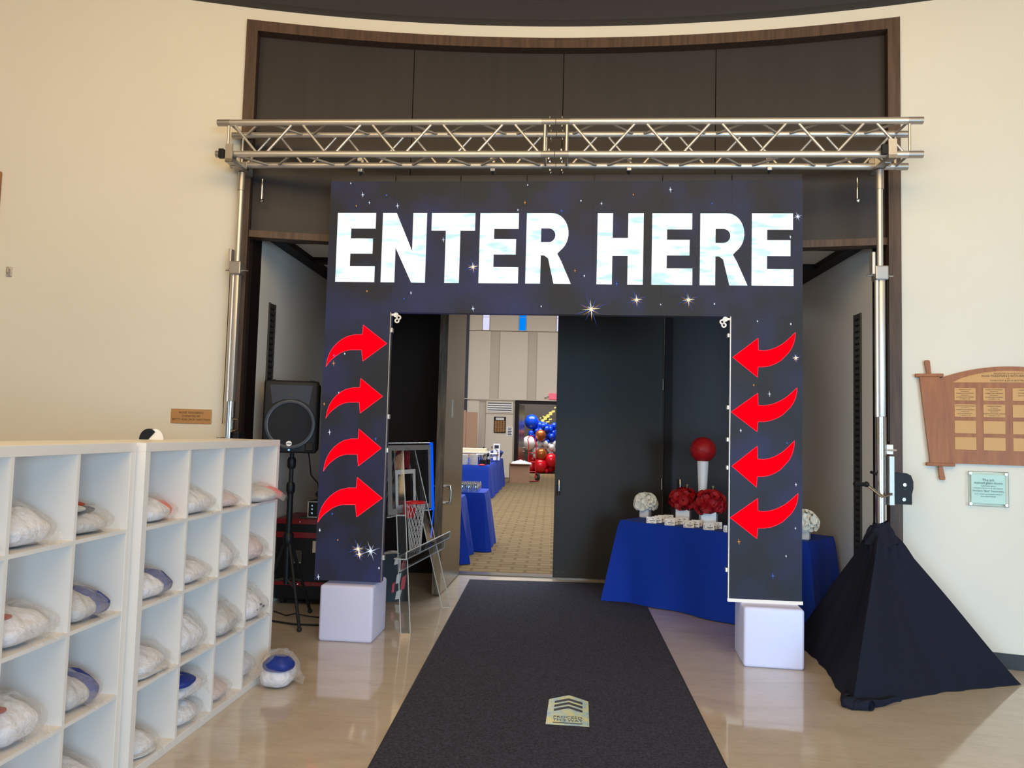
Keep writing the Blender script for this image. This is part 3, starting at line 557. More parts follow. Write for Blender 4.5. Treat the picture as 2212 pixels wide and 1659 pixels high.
# ================================================================== CRANK STANDS
def crank_stand(label, s, mirror, base):
    t = thing('crank_stand', label, 'lifting stand', LP(s, 0.0, 0), LA, 'crank stands under the truss')
    m = -1 if mirror else 1
    obj('lower_mast', MB().tube((0, 0, 0.12), (0, 0, 1.73), 0.036, 20), M['chrome'], t, True)
    obj('middle_mast', MB().rbox(-0.012, 0.028, -0.026, 0.026, 1.73, 2.74, 0.008).tube((-0.024, -0.006, 1.73), (-0.024, -0.006, 2.74), 0.016, 12), M['alu'], t, True)
    obj('upper_mast', MB().tube((0, 0, 2.72), (0, 0, 3.44), 0.021, 16), M['alu'], t, True)
    obj('top_sleeve', MB().tube((0, 0, 3.36), (0, 0, 3.50), 0.027, 16), M['alu_d'], t, True)
    c = obj('mast_collar', MB().rbox(-0.045, 0.045, -0.045, 0.045, 2.70, 2.80, 0.008), M['alu_d'], t)
    obj('pulley_bracket', MB().rbox(-0.062, -0.040, -0.03, 0.03, 2.74, 2.90, 0.004), M['alu'], c)
    obj('pin', MB().tube((-0.09, 0, 2.735), (0.09, 0, 2.735), 0.007, 8), M['chrome'], c)
    obj('cable', MB().tube((0.045 * m, -0.02, 1.56), (0.045 * m, -0.02, 2.72), 0.003, 6), M['blackm'], t)
    # cradle that carries the truss
    obj('truss_cradle', MB().box(-0.028, 0.028, -0.23, 0.13, 3.505, 3.53).box(-0.028, 0.028, -0.23, -0.222, 3.505, 3.64).box(-0.028, 0.028, 0.122, 0.13, 3.505, 3.64), M['alu_d'], t)
    for y in (-0.145, 0.035): obj('cradle_hook', MB().rbox(-0.02, 0.02, y - 0.005, y + 0.005, 3.50, 3.60, 0.002), M['alu_d'], t)
    obj('cradle_pad', MB().rbox(-0.075, -0.035, -0.245, -0.215, 3.53, 3.60, 0.004), M['blackm'], t)
    obj('lock_screw', MB().tube((-0.1 * m, 0.15, 3.33), (-0.1 * m, 0.15, 3.50), 0.006, 8).ball((-0.1 * m, 0.15, 3.325), 0.016, 10, 6), M['chrome'], t)
    # winch with crank handle
    w = obj('winch_plate', MB().rbox(min(0.04 * m, 0.075 * m), max(0.04 * m, 0.075 * m), -0.05, 0.05, 1.12, 1.46, 0.004), M['alu_d'], t)
    p = [(0.075, 1.13), (0.185, 1.13), (0.185, 1.20), (0.195, 1.24), (0.195, 1.29), (0.18, 1.33), (0.15, 1.345), (0.075, 1.345)]
    if m > 0: obj('winch_cover', MB().prism([(x * m, z) for x, z in p], -0.055, 0.05), M['blackm'], w)
    else: obj('winch_cover', MB().rbox(0.05, 0.10, -0.05, 0.06, 1.16, 1.50, 0.006), M['blackm'], w)
    if m > 0:
        for x, z in ((0.135, 1.265), (0.13, 1.165)): obj('bolt_head', MB().tube((x, -0.055, z), (x, -0.063, z), 0.012, 10), M['chrome'], w)
        ck = obj('crank_arm', MB().path([(0.05, -0.06, 1.20), (-0.02, -0.07, 1.18), (-0.13, -0.09, 1.262)], 0.010, 8), M['chrome'], t, True)
        obj('crank_grip', MB().tube((-0.125, -0.09, 1.262), (-0.225, -0.13, 1.265), 0.014, 10).ball((-0.13, -0.09, 1.262), 0.02, 10, 6), M['black'], ck, True)
        obj('pulley_block', MB().rbox(0.03, 0.075, -0.03, 0.03, 1.47, 1.54, 0.004).tube((0.03, -0.04, 1.5), (0.09, -0.04, 1.5), 0.007, 8), M['alu'], t)
        obj('locking_lever', MB().path([(-0.03, -0.01, 1.33), (-0.075, -0.02, 1.345)], 0.010, 8), M['black'], t)
    else:
        for x, z in ((0.13, 1.36), (0.118, 1.20), (0.135, 1.17)): obj('bolt_head', MB().tube((x - 0.03, -0.05, z), (x - 0.03, -0.06, z), 0.011, 10), M['chrome'], w)
        ck = obj('crank_arm', MB().rbox(-0.055, -0.035, -0.02, 0.0, 1.08, 1.45, 0.004).ball((-0.07, -0.01, 1.42), 0.03, 12, 8).path([(-0.05, -0.01, 1.16), (-0.085, -0.012, 1.19), (-0.092, -0.012, 1.23)], 0.008), M['black'], t, True)
        obj('crank_grip', MB().tube((-0.05, -0.02, 1.085), (-0.195, -0.05, 1.09), 0.018, 12), M['black'], ck, True)
        for z in (1.515, 1.60): obj('pin', MB().tube((0.03, -0.02, z), (0.075, -0.02, z), 0.009, 8), M['chrome'], t)
    cx, cy = LP(s)[0], LP(s)[1]
    obj('leg_hub', MB().tube((0, 0, 0.12), (0, 0, 0.26), 0.055, 16), M['blackm'], t, True)
    R = Matrix.Rotation(-LA, 3, 'Z')
    for bx, by, hub in base:
        e = R @ Vector((bx - cx, by - cy, 0)); e.z = 0.035; st = e.normalized() * 0.05; st.z = hub
        lg = obj('leg', MB().tube(st, e, 0.02, 10), M['blackm'], t, True)
        obj('foot_pad', MB().tube((e.x, e.y, 0), (e.x, e.y, 0.03), 0.035, 12), M['rubber'], lg)
    return t
crank_stand('chrome crank stand rising from the black drape under the truss', 4.033, False, [(2.10, 4.56, 0.24), (3.20, 5.03, 0.24), (2.28, 5.86, 0.24), (2.93, 5.30, 0.24)])
crank_stand('chrome crank stand behind the white cubby shelf under the truss', -0.71, True, [(-2.35, 5.10, 0.24), (-1.95, 5.10, 0.24), (-2.5, 5.45, 0.24), (-1.72, 5.50, 0.24)])

# black drape over the right-hand stand
def drape():
    ap = Vector((2.592, 5.262, 0.0)); zt = 0.955
    cor = [Vector((2.018, 4.447, 0)), Vector((3.365, 4.989, 0)), Vector((3.06, 5.37, 0)), Vector((2.24, 5.95, 0))]
    # outline points per corner pair
    N = 96; ring = []
    for k in range(4):
        a, b = cor[k], cor[(k + 1) % 4]
        for i in range(N // 4):
            t = i / (N // 4); p = a.lerp(b, t); inn = math.sin(PI * t) * 0.05
            p += (ap - p).normalized() * inn; p += Vector((random.uniform(-1, 1), random.uniform(-1, 1), 0)) * 0.006; ring.append(p)
    rows = 26; vs_, f = [], []
    for j in range(rows):
        t = j / (rows - 1)
        for i, p in enumerate(ring):
            d = p - Vector((ap.x, ap.y, 0)); L = d.length; un = d / L
            q = 1 - t                       # 1 at the floor
            fall = max(0.0, 1 - 0.93 * q ** 1.0)
            r = 0.050 + (L - 0.05) * q
            cphase = (i % (N // 4)) / (N // 4); ridge = 1 - math.sin(PI * cphase)     # 1 at a corner ridge
            sag = 0.055 * (1 - ridge) * math.sin(PI * q)
            z = zt * (1 - q) ** 1.0
            if q < 0.18: r += 0.012 * math.sin(i * 0.9) * (q / 0.18) + 0.02 * (1 - abs(q - 0.09) / 0.09) if q < 0.18 else 0
            r -= sag
            w = 0.006 * math.sin(i * 1.7 + j * 0.3) * q
            vs_.append((ap.x + un.x * (r + w), ap.y + un.y * (r + w), max(0.004, z + 0.012 * math.sin(i * 0.55) * q * (1 - q) * 2)))
    for j in range(rows - 1):
        for i in range(N): k = (i + 1) % N; f.append((j * N + i, j * N + k, (j + 1) * N + k, (j + 1) * N + i))
    mb = MB(); mb.v = vs_; mb.f = f
    root = thing('black_drape', 'black fabric drape spread like a tent over the stand legs', 'drape', (0, 0, 0))
    root.location = (ap.x, ap.y, 0); sh = Matrix.Translation((-ap.x, -ap.y, 0))
    obj('draped_fabric', mb.xf(sh), M['blackcloth'], root, True)
    # bunched ring round the mast and rolled fold at the front corner
    b = MB().grid(lambda a, t: (ap.x + (0.062 + 0.05 * t + 0.012 * math.sin(9 * a * 2 * PI + 4 * t)) * math.cos(2 * PI * a), ap.y + (0.062 + 0.05 * t + 0.012 * math.sin(7 * a * 2 * PI)) * math.sin(2 * PI * a), 0.965 - 0.11 * t + 0.01 * math.sin(5 * 2 * PI * a)), 40, 6, True)
    b.grid(lambda a, t: (ap.x + (0.05 + 0.016 * t) * math.cos(2 * PI * a), ap.y + (0.05 + 0.016 * t) * math.sin(2 * PI * a), 1.0 - 0.05 * t + 0.012 * math.cos(2 * PI * a)), 30, 4, True)
    obj('gathered_collar', b.xf(sh), M['blackcloth'], root, True)
    fb = MB()
    for a0, a1, r0, r1 in (((2.0, 4.50), (2.13, 4.44), 0.055, 0.05), ((2.05, 4.45), (2.36, 4.56), 0.05, 0.02), ((2.03, 4.52), (2.07, 4.66), 0.06, 0.03)):
        fb.grid(lambda a, b: (a0[0] + (a1[0] - a0[0]) * b + (r0 + (r1 - r0) * b) * math.sin(PI * min(1, max(0, b * 0.9 + 0.05))) ** 0.4 * math.cos(2 * PI * a), a0[1] + (a1[1] - a0[1]) * b + (r0 + (r1 - r0) * b) * math.sin(PI * min(1, max(0, b * 0.9 + 0.05))) ** 0.4 * math.cos(2 * PI * a) * 0.4, max(0.003, 0.028 + 0.6 * (r0 + (r1 - r0) * b) * math.sin(2 * PI * a) + 0.006 * math.sin(9 * b))), 18, 12, True)
    obj('bunched_fold', fb.xf(sh), M['blackcloth'], root, True)
drape()

# ================================================================== LIGHT CUBES, MAT, STICKER
for x0, y0, x1, y1, lb in ((-1.365, 5.563, -0.964, 5.529, 'white glowing cube seat under the left arch leg, beside the easel'), (1.629, 5.216, 2.03, 5.16, 'white glowing cube seat under the right arch leg, beside the black drape')):
    a = math.atan2(y1 - y0, x1 - x0); t = thing('cube_seat', lb, 'cube', (x0, y0, 0), a, 'light cubes under the arch')
    obj('shell', MB().rbox(0, 0.40, 0, 0.40, 0.0, 0.405, 0.022, 4), M['cube'], t, True)
    obj('base_seam', MB().rbox(0.03, 0.37, 0.03, 0.37, -0.0, 0.006, 0.002, 1), M['rubber'], t)
rug = thing('entrance_mat', 'long charcoal entrance mat running through the arch', 'mat', (0.25, 5.2, 0), 0)
poly = [(-0.655, 2.7), (1.005, 2.78), (1.345, 7.93), (-0.385, 7.935)]
obj('pile', MB().slab([(x - 0.25, y - 5.2) for x, y in poly], 0.0, 0.007), M['rug'], rug)
ed = MB()
for i in (1, 3):
    (xa, ya), (xb, yb) = poly[i], poly[(i + 1) % 4]; ed.tube((xa - 0.25, ya - 5.2, 0.004), (xb - 0.25, yb - 5.2, 0.004), 0.0045, 6)
obj('rubber_edge', ed, M['rubber'], rug)

def holo():
    m = bpy.data.materials.new('holographic_film'); m.use_nodes = True; nt = m.node_tree; b = nt.nodes['Principled BSDF']; b.inputs['Roughness'].default_value = 0.35
    tc = nt.nodes.new('ShaderNodeTexCoord'); n = nt.nodes.new('ShaderNodeTexNoise'); n.inputs['Scale'].default_value = 9; n.inputs['Detail'].default_value = 6; n.inputs['Roughness'].default_value = 0.75
    nt.links.new(tc.outputs['Object'], n.inputs['Vector']); r = nt.nodes.new('ShaderNodeValToRGB'); e = r.color_ramp.elements
    e[0].position = 0.33; e[0].color = (*lin((90, 150, 215)), 1); e[1].position = 0.62; e[1].color = (*lin((236, 224, 110)), 1)
    x = e.new(0.46); x.color = (*lin((176, 206, 206)), 1); x = e.new(0.72); x.color = (*lin((236, 200, 130)), 1)
    nt.links.new(n.outputs[0], r.inputs[0]); nt.links.new(r.outputs[0], b.inputs['Base Color']); return m
M['holo'] = holo()
sx = Vector((0.457 - 0.229, 4.085 - 4.107)); sa = math.atan2(sx.y, sx.x)
st = thing('floor_sticker', 'holographic arrow-shaped PROCEED THIS WAY sticker on the mat', 'sticker', (0.343, 4.096, 0.007), sa)
obj('film', MB().slab([(-0.116, 0), (0.116, 0), (0.114, 0.375), (0.0, 0.462), (-0.114, 0.375)], 0.0, 0.0012), M['holo'], st)
M['stickerink'] = mat('dark_sticker_ink', (52, 50, 58), 0.6)
for k in range(3):
    y = 0.352 - k * 0.062; obj('chevron', MB().slab([(-0.08, y - 0.036), (0, y + 0.02), (0.08, y - 0.036), (0.08, y - 0.002), (0, y + 0.054), (-0.08, y - 0.002)], 0.0012, 0.0018), M['stickerink'], st)
for tx, y in (('PROCEED', 0.108), ('THIS WAY', 0.066)): put('lettering', text_mesh(tx, 0.046, M['stickerink'], wide=0.80 if tx == 'PROCEED' else 0.76), st, (0, y, 0.0016))
obj('underline', MB().box(-0.08, 0.08, 0.024, 0.034, 0.0012, 0.0018), M['stickerink'], st)

# ================================================================== CUBBY SHELVES
TT, PO, PI_, CE, DE = 1.468, 0.040, 0.016, 0.335, 0.39
def cubby(label, ox, oy, ang):
    t = thing('cubby_shelf', label, 'shelf unit', (ox, oy, 0), ang, 'white four by four cubby shelves')
    # local x along the front (near to far), +y into the unit, front at y = 0
    obj('top_board', MB().rbox(0, TT, 0, DE, TT - PO, TT, 0.0015, 1), M['white_lam'], t); obj('bottom_board', MB().rbox(0, TT, 0, DE, 0, PO, 0.0015, 1), M['white_lam'], t)
    for x in (0, TT - PO): obj('side_panel', MB().rbox(x, x + PO, 0.0006, DE, PO, TT - PO, 0.0015, 1), M['white_lam'], t)
    for k in range(1, 4):
        x = PO + CE * k + PI_ * (k - 1); obj('divider', MB().box(x, x + PI_, 0.001, DE, PO, TT - PO), M['white_lam'], t)
        z = TT - PO - CE * k - PI_ * k
        for c in range(4):
            xa = PO + c * (CE + PI_); obj('shelf_board', MB().box(xa, xa + CE, 0.001, DE, z, z + PI_), M['white_lam'], t)
    return t
U2 = (-1.61909835, 3.34628467, 1.46984609)
U1a = 1.48863813; U1 = (-1.655 - TT * math.cos(U1a), 3.335 - TT * math.sin(U1a), U1a)
cubby('far white cubby shelf unit, the one ending beside the loudspeaker', *U2)
cubby('nearest white cubby shelf unit, cut off by the left picture edge', *U1)
print('units', U1, U2)

# one soft bag: garment body plus clear sleeve; shapes made per seed
def pillow(lx, ly, lz, seed, lumps=0.10, pw=3.0, flat=0.0, taper=0.0):
    rnd = random.Random(seed); ph = [rnd.uniform(0, 6.28) for _ in range(8)]
    mb = MB(); nu, nv = 56, 22
    def fn(a, b):
        th_ = 2 * PI * a; t = PI * b; ct, st_ = math.cos(th_), math.sin(th_)
        rr = (abs(ct) ** pw + abs(st_) ** pw) ** (-1 / pw); s = abs(math.sin(t)) ** 0.55
        x = rr * ct * s; y = rr * st_ * s; z = math.cos(t); z = math.copysign(abs(z) ** 0.8, z)
        edge = max(0.0, 1 - (x * x + y * y) * 0.55)
        h_ = edge * (1 + 0.5 * lumps * (math.sin(4 * x + ph[0]) + math.sin(5 * y + ph[1]) + math.sin(6 * x - 5 * y + ph[2]) + 0.9 * math.sin(11 * x + 9 * y + ph[3]) + 0.7 * math.sin(17 * x - 6 * y + ph[6]) + 0.5 * math.sin(23 * y + 8 * x + ph[7])))
        h_ *= 1 + taper * y
        px = x * lx / 2 * (1 + 0.04 * math.sin(3 * th_ + ph[4])); py = y * ly / 2 * (1 + 0.04 * math.sin(4 * th_ + ph[5]))
        pz = lz * (0.42 + 0.58 * z * h_) if z > 0 else lz * 0.42 * (1 + z * 0.98)
        return (px, py, max(0.001, pz))
    return mb.grid(fn, nu, nv, True)
def sleeve(lx, ly, lz, seed):
    mb = pillow(lx * 1.06, ly * 1.08, lz * 1.10, seed, 0.16, 3.6)
    # flat crimped flap at the front end
    rnd = random.Random(seed + 5); p = [rnd.uniform(0, 6.28) for _ in range(3)]
    mb.grid(lambda a, b: ((a - 0.5) * lx * (0.75 - 0.35 * b), -ly * 0.5 - 0.055 * b, 0.02 + lz * 0.25 * (1 - b) + 0.012 * math.sin(9 * a + p[0]) * (0.3 + b) + 0.004), 12, 5)
    return mb
GB = 'bagged shirts in the cubby shelves'
def bag(label, unit, col, row, lx=0.25, ly=0.30, lz=0.10, dx=-0.03, dy=0.03, rz=0.0, rx=0.0, body='cotton', trim=None, seed=0, z=None, free=None, dz=0.0):
    ox, oy, an = unit
    if free is None: lx = min(0.30, lx * 1.14); dx = dx * 0.25 + 0.006; dy -= 0.012; lz *= 1.12
    x = PO + col * (CE + PI_) + CE / 2 + dx; y = dy + ly / 2; zz = (TT - PO - (row + 1) * CE - row * PI_) if z is None else z
    zz += 0.0005 + dz
    t = thing('bagged_shirt', label, 'bagged shirt', (ox + x * math.cos(an) - y * math.sin(an), oy + x * math.sin(an) + y * math.cos(an), zz), an + rz, GB)
    t.rotation_euler = (rx, 0, an + rz)
    wb, sb = (0.78, -0.07 * lx) if trim == 'end' else (0.95, 0.0)
    g = obj('folded_shirt', pillow(lx * wb, ly * 0.95, lz, seed).xf(Matrix.Translation((sb, 0, 0))), M[body], t, True)
    if trim == 'end':      # coloured rolled end on the far side
        obj('navy_end', pillow(lx * 0.46, ly * 0.93, lz * 1.0, seed + 1, 0.08).xf(Matrix.Translation((lx * 0.28, -0.014, 0.001))), M['navy'], t, True)
    elif trim == 'roll': obj('blue_roll', pillow(lx * 0.62, ly * 0.9, lz * 0.62, seed + 1, 0.06, 2.4).xf(Matrix.Translation((-lx * 0.20, -ly * 0.10, lz * 0.62))), M['royal'], t, True)
    elif trim == 'orange': obj('orange_end', pillow(lx * 0.5, ly * 0.5, lz * 0.75, seed + 1).xf(Matrix.Translation((lx * 0.36, -ly * 0.12, lz * 0.1))), M['orange'], t, True)
    elif trim == 'dot': obj('printed_dot', MB().ball((-lx * 0.22, -ly * 0.22, lz * 0.86), 0.032, 16, 8, (1, 1, 0.30)), M['rust'], t, True)
    elif trim == 'pink': obj('pink_end', pillow(lx * 0.55, ly * 0.7, lz * 0.9, seed + 1).xf(Matrix.Translation((lx * 0.3, -ly * 0.12, 0.004))), M['pinkred'], t, True)
    elif trim == 'letters':
        for k in range(3): obj('black_mark', MB().rbox(-0.05 + k * 0.045, -0.022 + k * 0.045, -ly * 0.49, -ly * 0.44, lz * 0.35 + 0.02 * (k % 2), lz * 0.42 + 0.02 * (k % 2), 0.003), M['dark'], t)
    elif trim == 'colours':
        obj('navy_fold', pillow(lx * 0.9, ly * 0.8, lz * 0.5, seed + 1).xf(Matrix.Translation((-lx * 0.05, 0.03, lz * 0.75))), M['dark'], t, True)
        obj('rust_fold', pillow(lx * 0.6, ly * 0.5, lz * 0.3, seed + 2).xf(Matrix.Translation((-lx * 0.12, 0.0, lz * 1.12))), M['rust'], t, True)
        obj('cream_fold', pillow(lx * 0.35, ly * 0.4, lz * 0.35, seed + 3).xf(Matrix.Translation((-lx * 0.28, -ly * 0.22, lz * 1.0))), M['paper'], t, True)
    elif trim == 'layers':
        obj('lower_fold', pillow(lx * 1.05, ly * 1.05, lz * 0.4, seed + 1), M['cotton_grey'], t, True)
    obj('clear_sleeve', sleeve(lx * (1.08 if trim in ('end', 'orange', 'pink') else 1.02), ly, lz * (1.25 if trim in ('roll', 'colours') else 1.06), seed + 9), M['plastic'], t, True)
    return t
near, far = 'in nearest cubby shelf', 'in far cubby shelf'
bag('bagged white shirt with orange end, top row first cubby ' + far, U2, 0, 0, .22, .30, .10, -.05, .02, body='cotton', trim='orange', seed=1)
bag('bagged greyish shirt filling the second cubby of the top row ' + far, U2, 1, 0, .29, .31, .115, -.01, .015, body='cotton', trim=None, seed=2)
bag('flat pinkish bagged shirt, top row third cubby ' + far, U2, 2, 0, .26, .28, .075, -.03, .03, body='cotton_pink', seed=3)
bag('bagged shirt with pink-red end poking out, top row last cubby ' + far, U2, 3, 0, .26, .30, .085, .0, -.06, body='cotton_grey', trim='pink', seed=4)
bag('bagged white shirt with navy end, second row first cubby ' + far, U2, 0, 1, .22, .30, .11, -.05, .02, trim='end', seed=5)
bag('flat crumpled white bagged shirt, second row second cubby ' + far, U2, 1, 1, .29, .31, .10, -.01, .02, body='cotton', seed=6)
bag('upright crumpled white bag, second row third cubby ' + far, U2, 2, 1, .24, .26, .15, -.04, .03, body='cotton', seed=7)
bag('pinkish crumpled bagged shirt, second row last cubby ' + far, U2, 3, 1, .28, .28, .13, -.01, .02, body='cotton_pink', seed=8)
bag('layered white bagged shirt, third row first cubby ' + far, U2, 0, 2, .27, .31, .11, -.02, .02, trim='layers', seed=9)
bag('plump white bagged shirt, third row second cubby ' + far, U2, 1, 2, .24, .30, .17, -.03, .02, body='cotton', seed=10)
bag('loosely bagged pale shirt, third row third cubby ' + far, U2, 2, 2, .28, .28, .14, -.01, .0, body='cotton_grey', seed=11)
bag('bagged white shirt with black marks, third row last cubby ' + far, U2, 3, 2, .28, .28, .15, -.01, .0, trim='letters', seed=12)
bag('two-layer bagged shirt alone in the bottom row first cubby ' + far, U2, 0, 3, .20, .30, .085, -.065, .03, trim='layers', seed=13)
bag('flat white bagged shirt under a blue roll, bottom row second cubby ' + far, U2, 1, 3, .25, .30, .10, -.03, .02, seed=14)
bag('bag with royal blue roll, uppermost in bottom row second cubby ' + far, U2, 1, 3, .26, .30, .10, .0, .015, trim='roll', seed=15, dz=.128)
bag('thin pinkish bagged shirt, bottom row third cubby ' + far, U2, 2, 3, .22, .28, .09, -.04, .03, body='cotton_pink', seed=16)
bag('white bagged shirt, bottom row last cubby ' + far, U2, 3, 3, .20, .30, .14, -.06, .05, seed=17)
# the bag that has slid out onto the floor
bg_ = bag('bagged shirt with blue roll slumped onto the floor at the shelf end', U2, 3, 3, .24, .20, 0.155, .04, -.225, trim='roll', seed=18, z=0.0, free=1)
bag('clear-bagged shirt at the left picture edge, top row', U1, 1, 0, .27, .30, .075, .02, .0, body='cotton', seed=20)
bag('plump white bagged shirt, top row third cubby ' + near, U1, 2, 0, .23, .31, .125, -.045, .02, body='cotton', seed=21)
bag('folded shirt in navy, rust and grey, top row last cubby ' + near, U1, 3, 0, .27, .30, .085, -.02, .03, body='cotton_grey', trim='colours', seed=22)
bag('clear-bagged shirt at the left picture edge, second row', U1, 1, 1, .27, .30, .07, .02, .0, body='cotton', seed=23)
bag('white bagged shirt with rust dot, second row third cubby ' + near, U1, 2, 1, .27, .31, .115, -.02, .015, trim='dot', seed=24)
bag('white bagged shirt with navy end, second row last cubby ' + near, U1, 3, 1, .22, .30, .11, -.05, .02, body='cotton_grey', trim='end', seed=25)
bag('white bagged shirt with rust dot, third row third cubby ' + near, U1, 2, 2, .22, .31, .14, -.05, .015, trim='dot', seed=26)
bag('white bagged shirt with navy end, third row last cubby ' + near, U1, 3, 2, .20, .30, .12, -.06, .03, body='cotton_grey', trim='end', seed=27)
bag('bagged shirt with rust dot at bottom picture edge, bottom row ' + near, U1, 3, 3, .24, .31, .12, -.03, .02, trim='dot', seed=28)

# tape dispenser on the shelf top
def on_unit(unit, x, y, z): return (unit[0] + x * math.cos(unit[2]) - y * math.sin(unit[2]), unit[1] + x * math.sin(unit[2]) + y * math.cos(unit[2]), z)
td = thing('tape_dispenser', 'small black and white tape dispenser on top of the cubby shelf', 'tape dispenser', on_unit(U2, 0.62, 0.345, TT), 0.15)
half = [(0.045 * math.cos(t), 0.056 * math.sin(t)) for t in [PI * i / 16 for i in range(17)]]
obj('white_body', MB().prism([(x + 0.012, z) for x, z in half], -0.018, 0.02), M['white_lam'], td, True)
obj('black_tape', MB().prism([(x * 1.02 - 0.018, z * 1.02) for x, z in half[4:]] + [(-0.018 + 0.0, 0.001)], -0.022, 0.024), M['black'], td, True)

# ================================================================== SPEAKER, CASES, BAG
sp = thing('loudspeaker', 'black loudspeaker on tripod pole between cubby shelf and arch', 'speaker', (-1.745, 5.95, 1.349), 0.17); sp.scale = (0.937, 0.937, 0.937)
obj('cabinet', MB().rbox(-0.215, 0.215, -0.02, 0.32, 0.0, 0.60, 0.03, 3), M['black'], sp, True)
obj('front_bezel', MB().rbox(-0.225, 0.225, -0.045, 0.0, -0.005, 0.605, 0.022, 3), M['blackm'], sp, True)
obj('horn_recess', MB().prism([(-0.175, 0.565), (0.175, 0.565), (0.15, 0.40), (0.06, 0.445), (-0.06, 0.445), (-0.15, 0.40)][::-1], -0.052, -0.04), mat('horn_black', (40, 43, 56), 0.4), sp)
obj('horn_throat', MB().tube((0.0, -0.056, 0.485), (0, -0.05, 0.485), 0.014, 14), M['charcoal'], sp)
n = 40; ringm = MB().grid(lambda a, b: ((0.192 + 0.018 * math.cos(2 * PI * b)) * math.cos(2 * PI * a), -0.05 + 0.012 * math.sin(2 * PI * b), 0.235 + (0.192 + 0.018 * math.cos(2 * PI * b)) * math.sin(2 * PI * a)), 48, 9, True)
obj('woofer_ring', ringm, mat('speaker_ring', (54, 58, 68), 0.35), sp, True)  # lighter tone puts the ring's highlight into its colour
obj('woofer_grille', MB().grid(lambda a, b: (0.185 * b * math.cos(2 * PI * a), -0.048 - 0.012 * (1 - b * b), 0.235 + 0.185 * b * math.sin(2 * PI * a)), 40, 8, True), mat('woofer_mesh', (20, 26, 36), 0.6, bump=0.4, bscale=400), sp, True)
obj('badge', MB().tube((0.0, -0.060, 0.075), (0, -0.068, 0.075), 0.023, 20), M['white_lam'], sp)
obj('badge_band', MB().box(-0.02, 0.02, -0.0695, -0.068, 0.070, 0.077), M['print'], sp)
obj('power_lamp', MB().ball((0.0, -0.048, 0.022), 0.008, 10, 6), M['lampglow'], sp)
obj('port', MB().rbox(0.13, 0.20, -0.05, -0.04, 0.015, 0.085, 0.01), M['rubber'], sp)
for s in (-1, 1): obj('corner_foot', MB().rbox(s * 0.16 - 0.02, s * 0.16 + 0.02, 0.0, 0.2, 0.60, 0.612, 0.004), M['rubber'], sp)
ss = thing('speaker_stand', 'black tripod stand holding up the loudspeaker', 'speaker stand', (-1.755, 6.06, 0), -0.2)
obj('upper_pole', MB().tube((0, 0, 0.9), (0, 0, 1.349), 0.0175, 12), M['blackm'], ss, True)
obj('lower_pole', MB().tube((0, 0, 0.30), (0, 0, 1.06), 0.024, 14), M['black'], ss, True)
for z in (1.06, 1.26): obj('collar', MB().lathe([(0.026, 0), (0.034, 0.02), (0.034, 0.07), (0.026, 0.09)], 16, (0, 0, z - 0.045)), M['black'], ss, True)
obj('leg_collar', MB().lathe([(0.03, 0), (0.042, 0.02), (0.042, 0.09), (0.03, 0.11)], 16, (0, 0, 0.60)), M['black'], ss, True)
for k, a in enumerate((-0.75, 2.75, 1.4)):
    e = (0.33 * math.cos(a), 0.33 * math.sin(a), 0.02); lg = obj('leg', MB().tube((0.04 * math.cos(a), 0.04 * math.sin(a), 0.62), e, 0.013, 10), M['blackm'], ss, True)
    obj('brace', MB().tube((0.025 * math.cos(a), 0.025 * math.sin(a), 0.34), (0.185 * math.cos(a), 0.185 * math.sin(a), 0.30), 0.009, 8), M['charcoal'], ss, True)
    obj('rubber_foot', MB().ball(e, 0.02, 10, 6), M['rubber'], lg, True)
tag(obj('speaker_cable', MB().path([(-1.70, 6.28, 1.40), (-1.685, 6.32, 1.30), (-1.67, 6.34, 1.15), (-1.62, 6.38, 1.08), (-1.61, 6.45, 0.92), (-1.60, 6.55, 0.86), (-1.60, 6.68, 0.86)], 0.006, 6), M['rubber'], None, True), 'black cable hanging from behind the loudspeaker', 'cable')
tag(obj('floor_cable', MB().path([(-2.15, 6.25, 0.008), (-1.95, 6.13, 0.008), (-1.83, 6.05, 0.008), (-1.66, 5.98, 0.008), (-1.48, 5.97, 0.008), (-1.30, 6.0, 0.008)], 0.009, 6), M['rubber'], None, True), 'thick black cable lying on the floor below the loudspeaker', 'cable')
tag(obj('power_cord', MB().path([(-1.98, 6.42, 0.006), (-1.80, 6.25, 0.006), (-1.72, 6.22, 0.03), (-1.6, 6.24, 0.006), (-1.44, 6.2, 0.006)], 0.006, 6), M['rubber'], None, True), 'thin black cord curled against the road case bottom', 'cable')

rc = thing('road_case', 'black road case with dark red edge bands behind the arch leg', 'case', (-1.70, 6.62, 0), -0.06)
obj('case_body', MB().rbox(-0.33, 0.42, 0, 0.50, 0.05, 0.74, 0.012), M['black'], rc)
for z0, z1, mt in ((0.70, 0.745, 'redcase'), (0.58, 0.63, 'redcase'), (0.17, 0.205, 'redcase')): obj('edge_band', MB().rbox(-0.335, 0.425, -0.006, 0.506, z0, z1, 0.003), M[mt], rc)
for z in (0.722, 0.186):
    for x in (-0.12, 0.02, 0.16, 0.30): obj('rivet', MB().ball((x, -0.008, z), 0.007, 8, 5), M['chrome'], rc)
hd = obj('latch_plate', MB().rbox(-0.21, -0.09, -0.010, -0.004, 0.36, 0.48, 0.012), M['charcoal'], rc)
obj('latch_ring', MB().path([(-0.20, -0.016, 0.37), (-0.10, -0.016, 0.37), (-0.095, -0.016, 0.46)], 0.005, 6), M['chrome'], hd)
obj('paper_label', MB().box(0.0, 0.15, -0.009, -0.0065, 0.46, 0.56), M['paper'], rc)
for z in (0.52, 0.50): obj('printed_line', MB().box(0.03, 0.12, -0.0095, -0.009, z, z + 0.006), M['print'], rc)
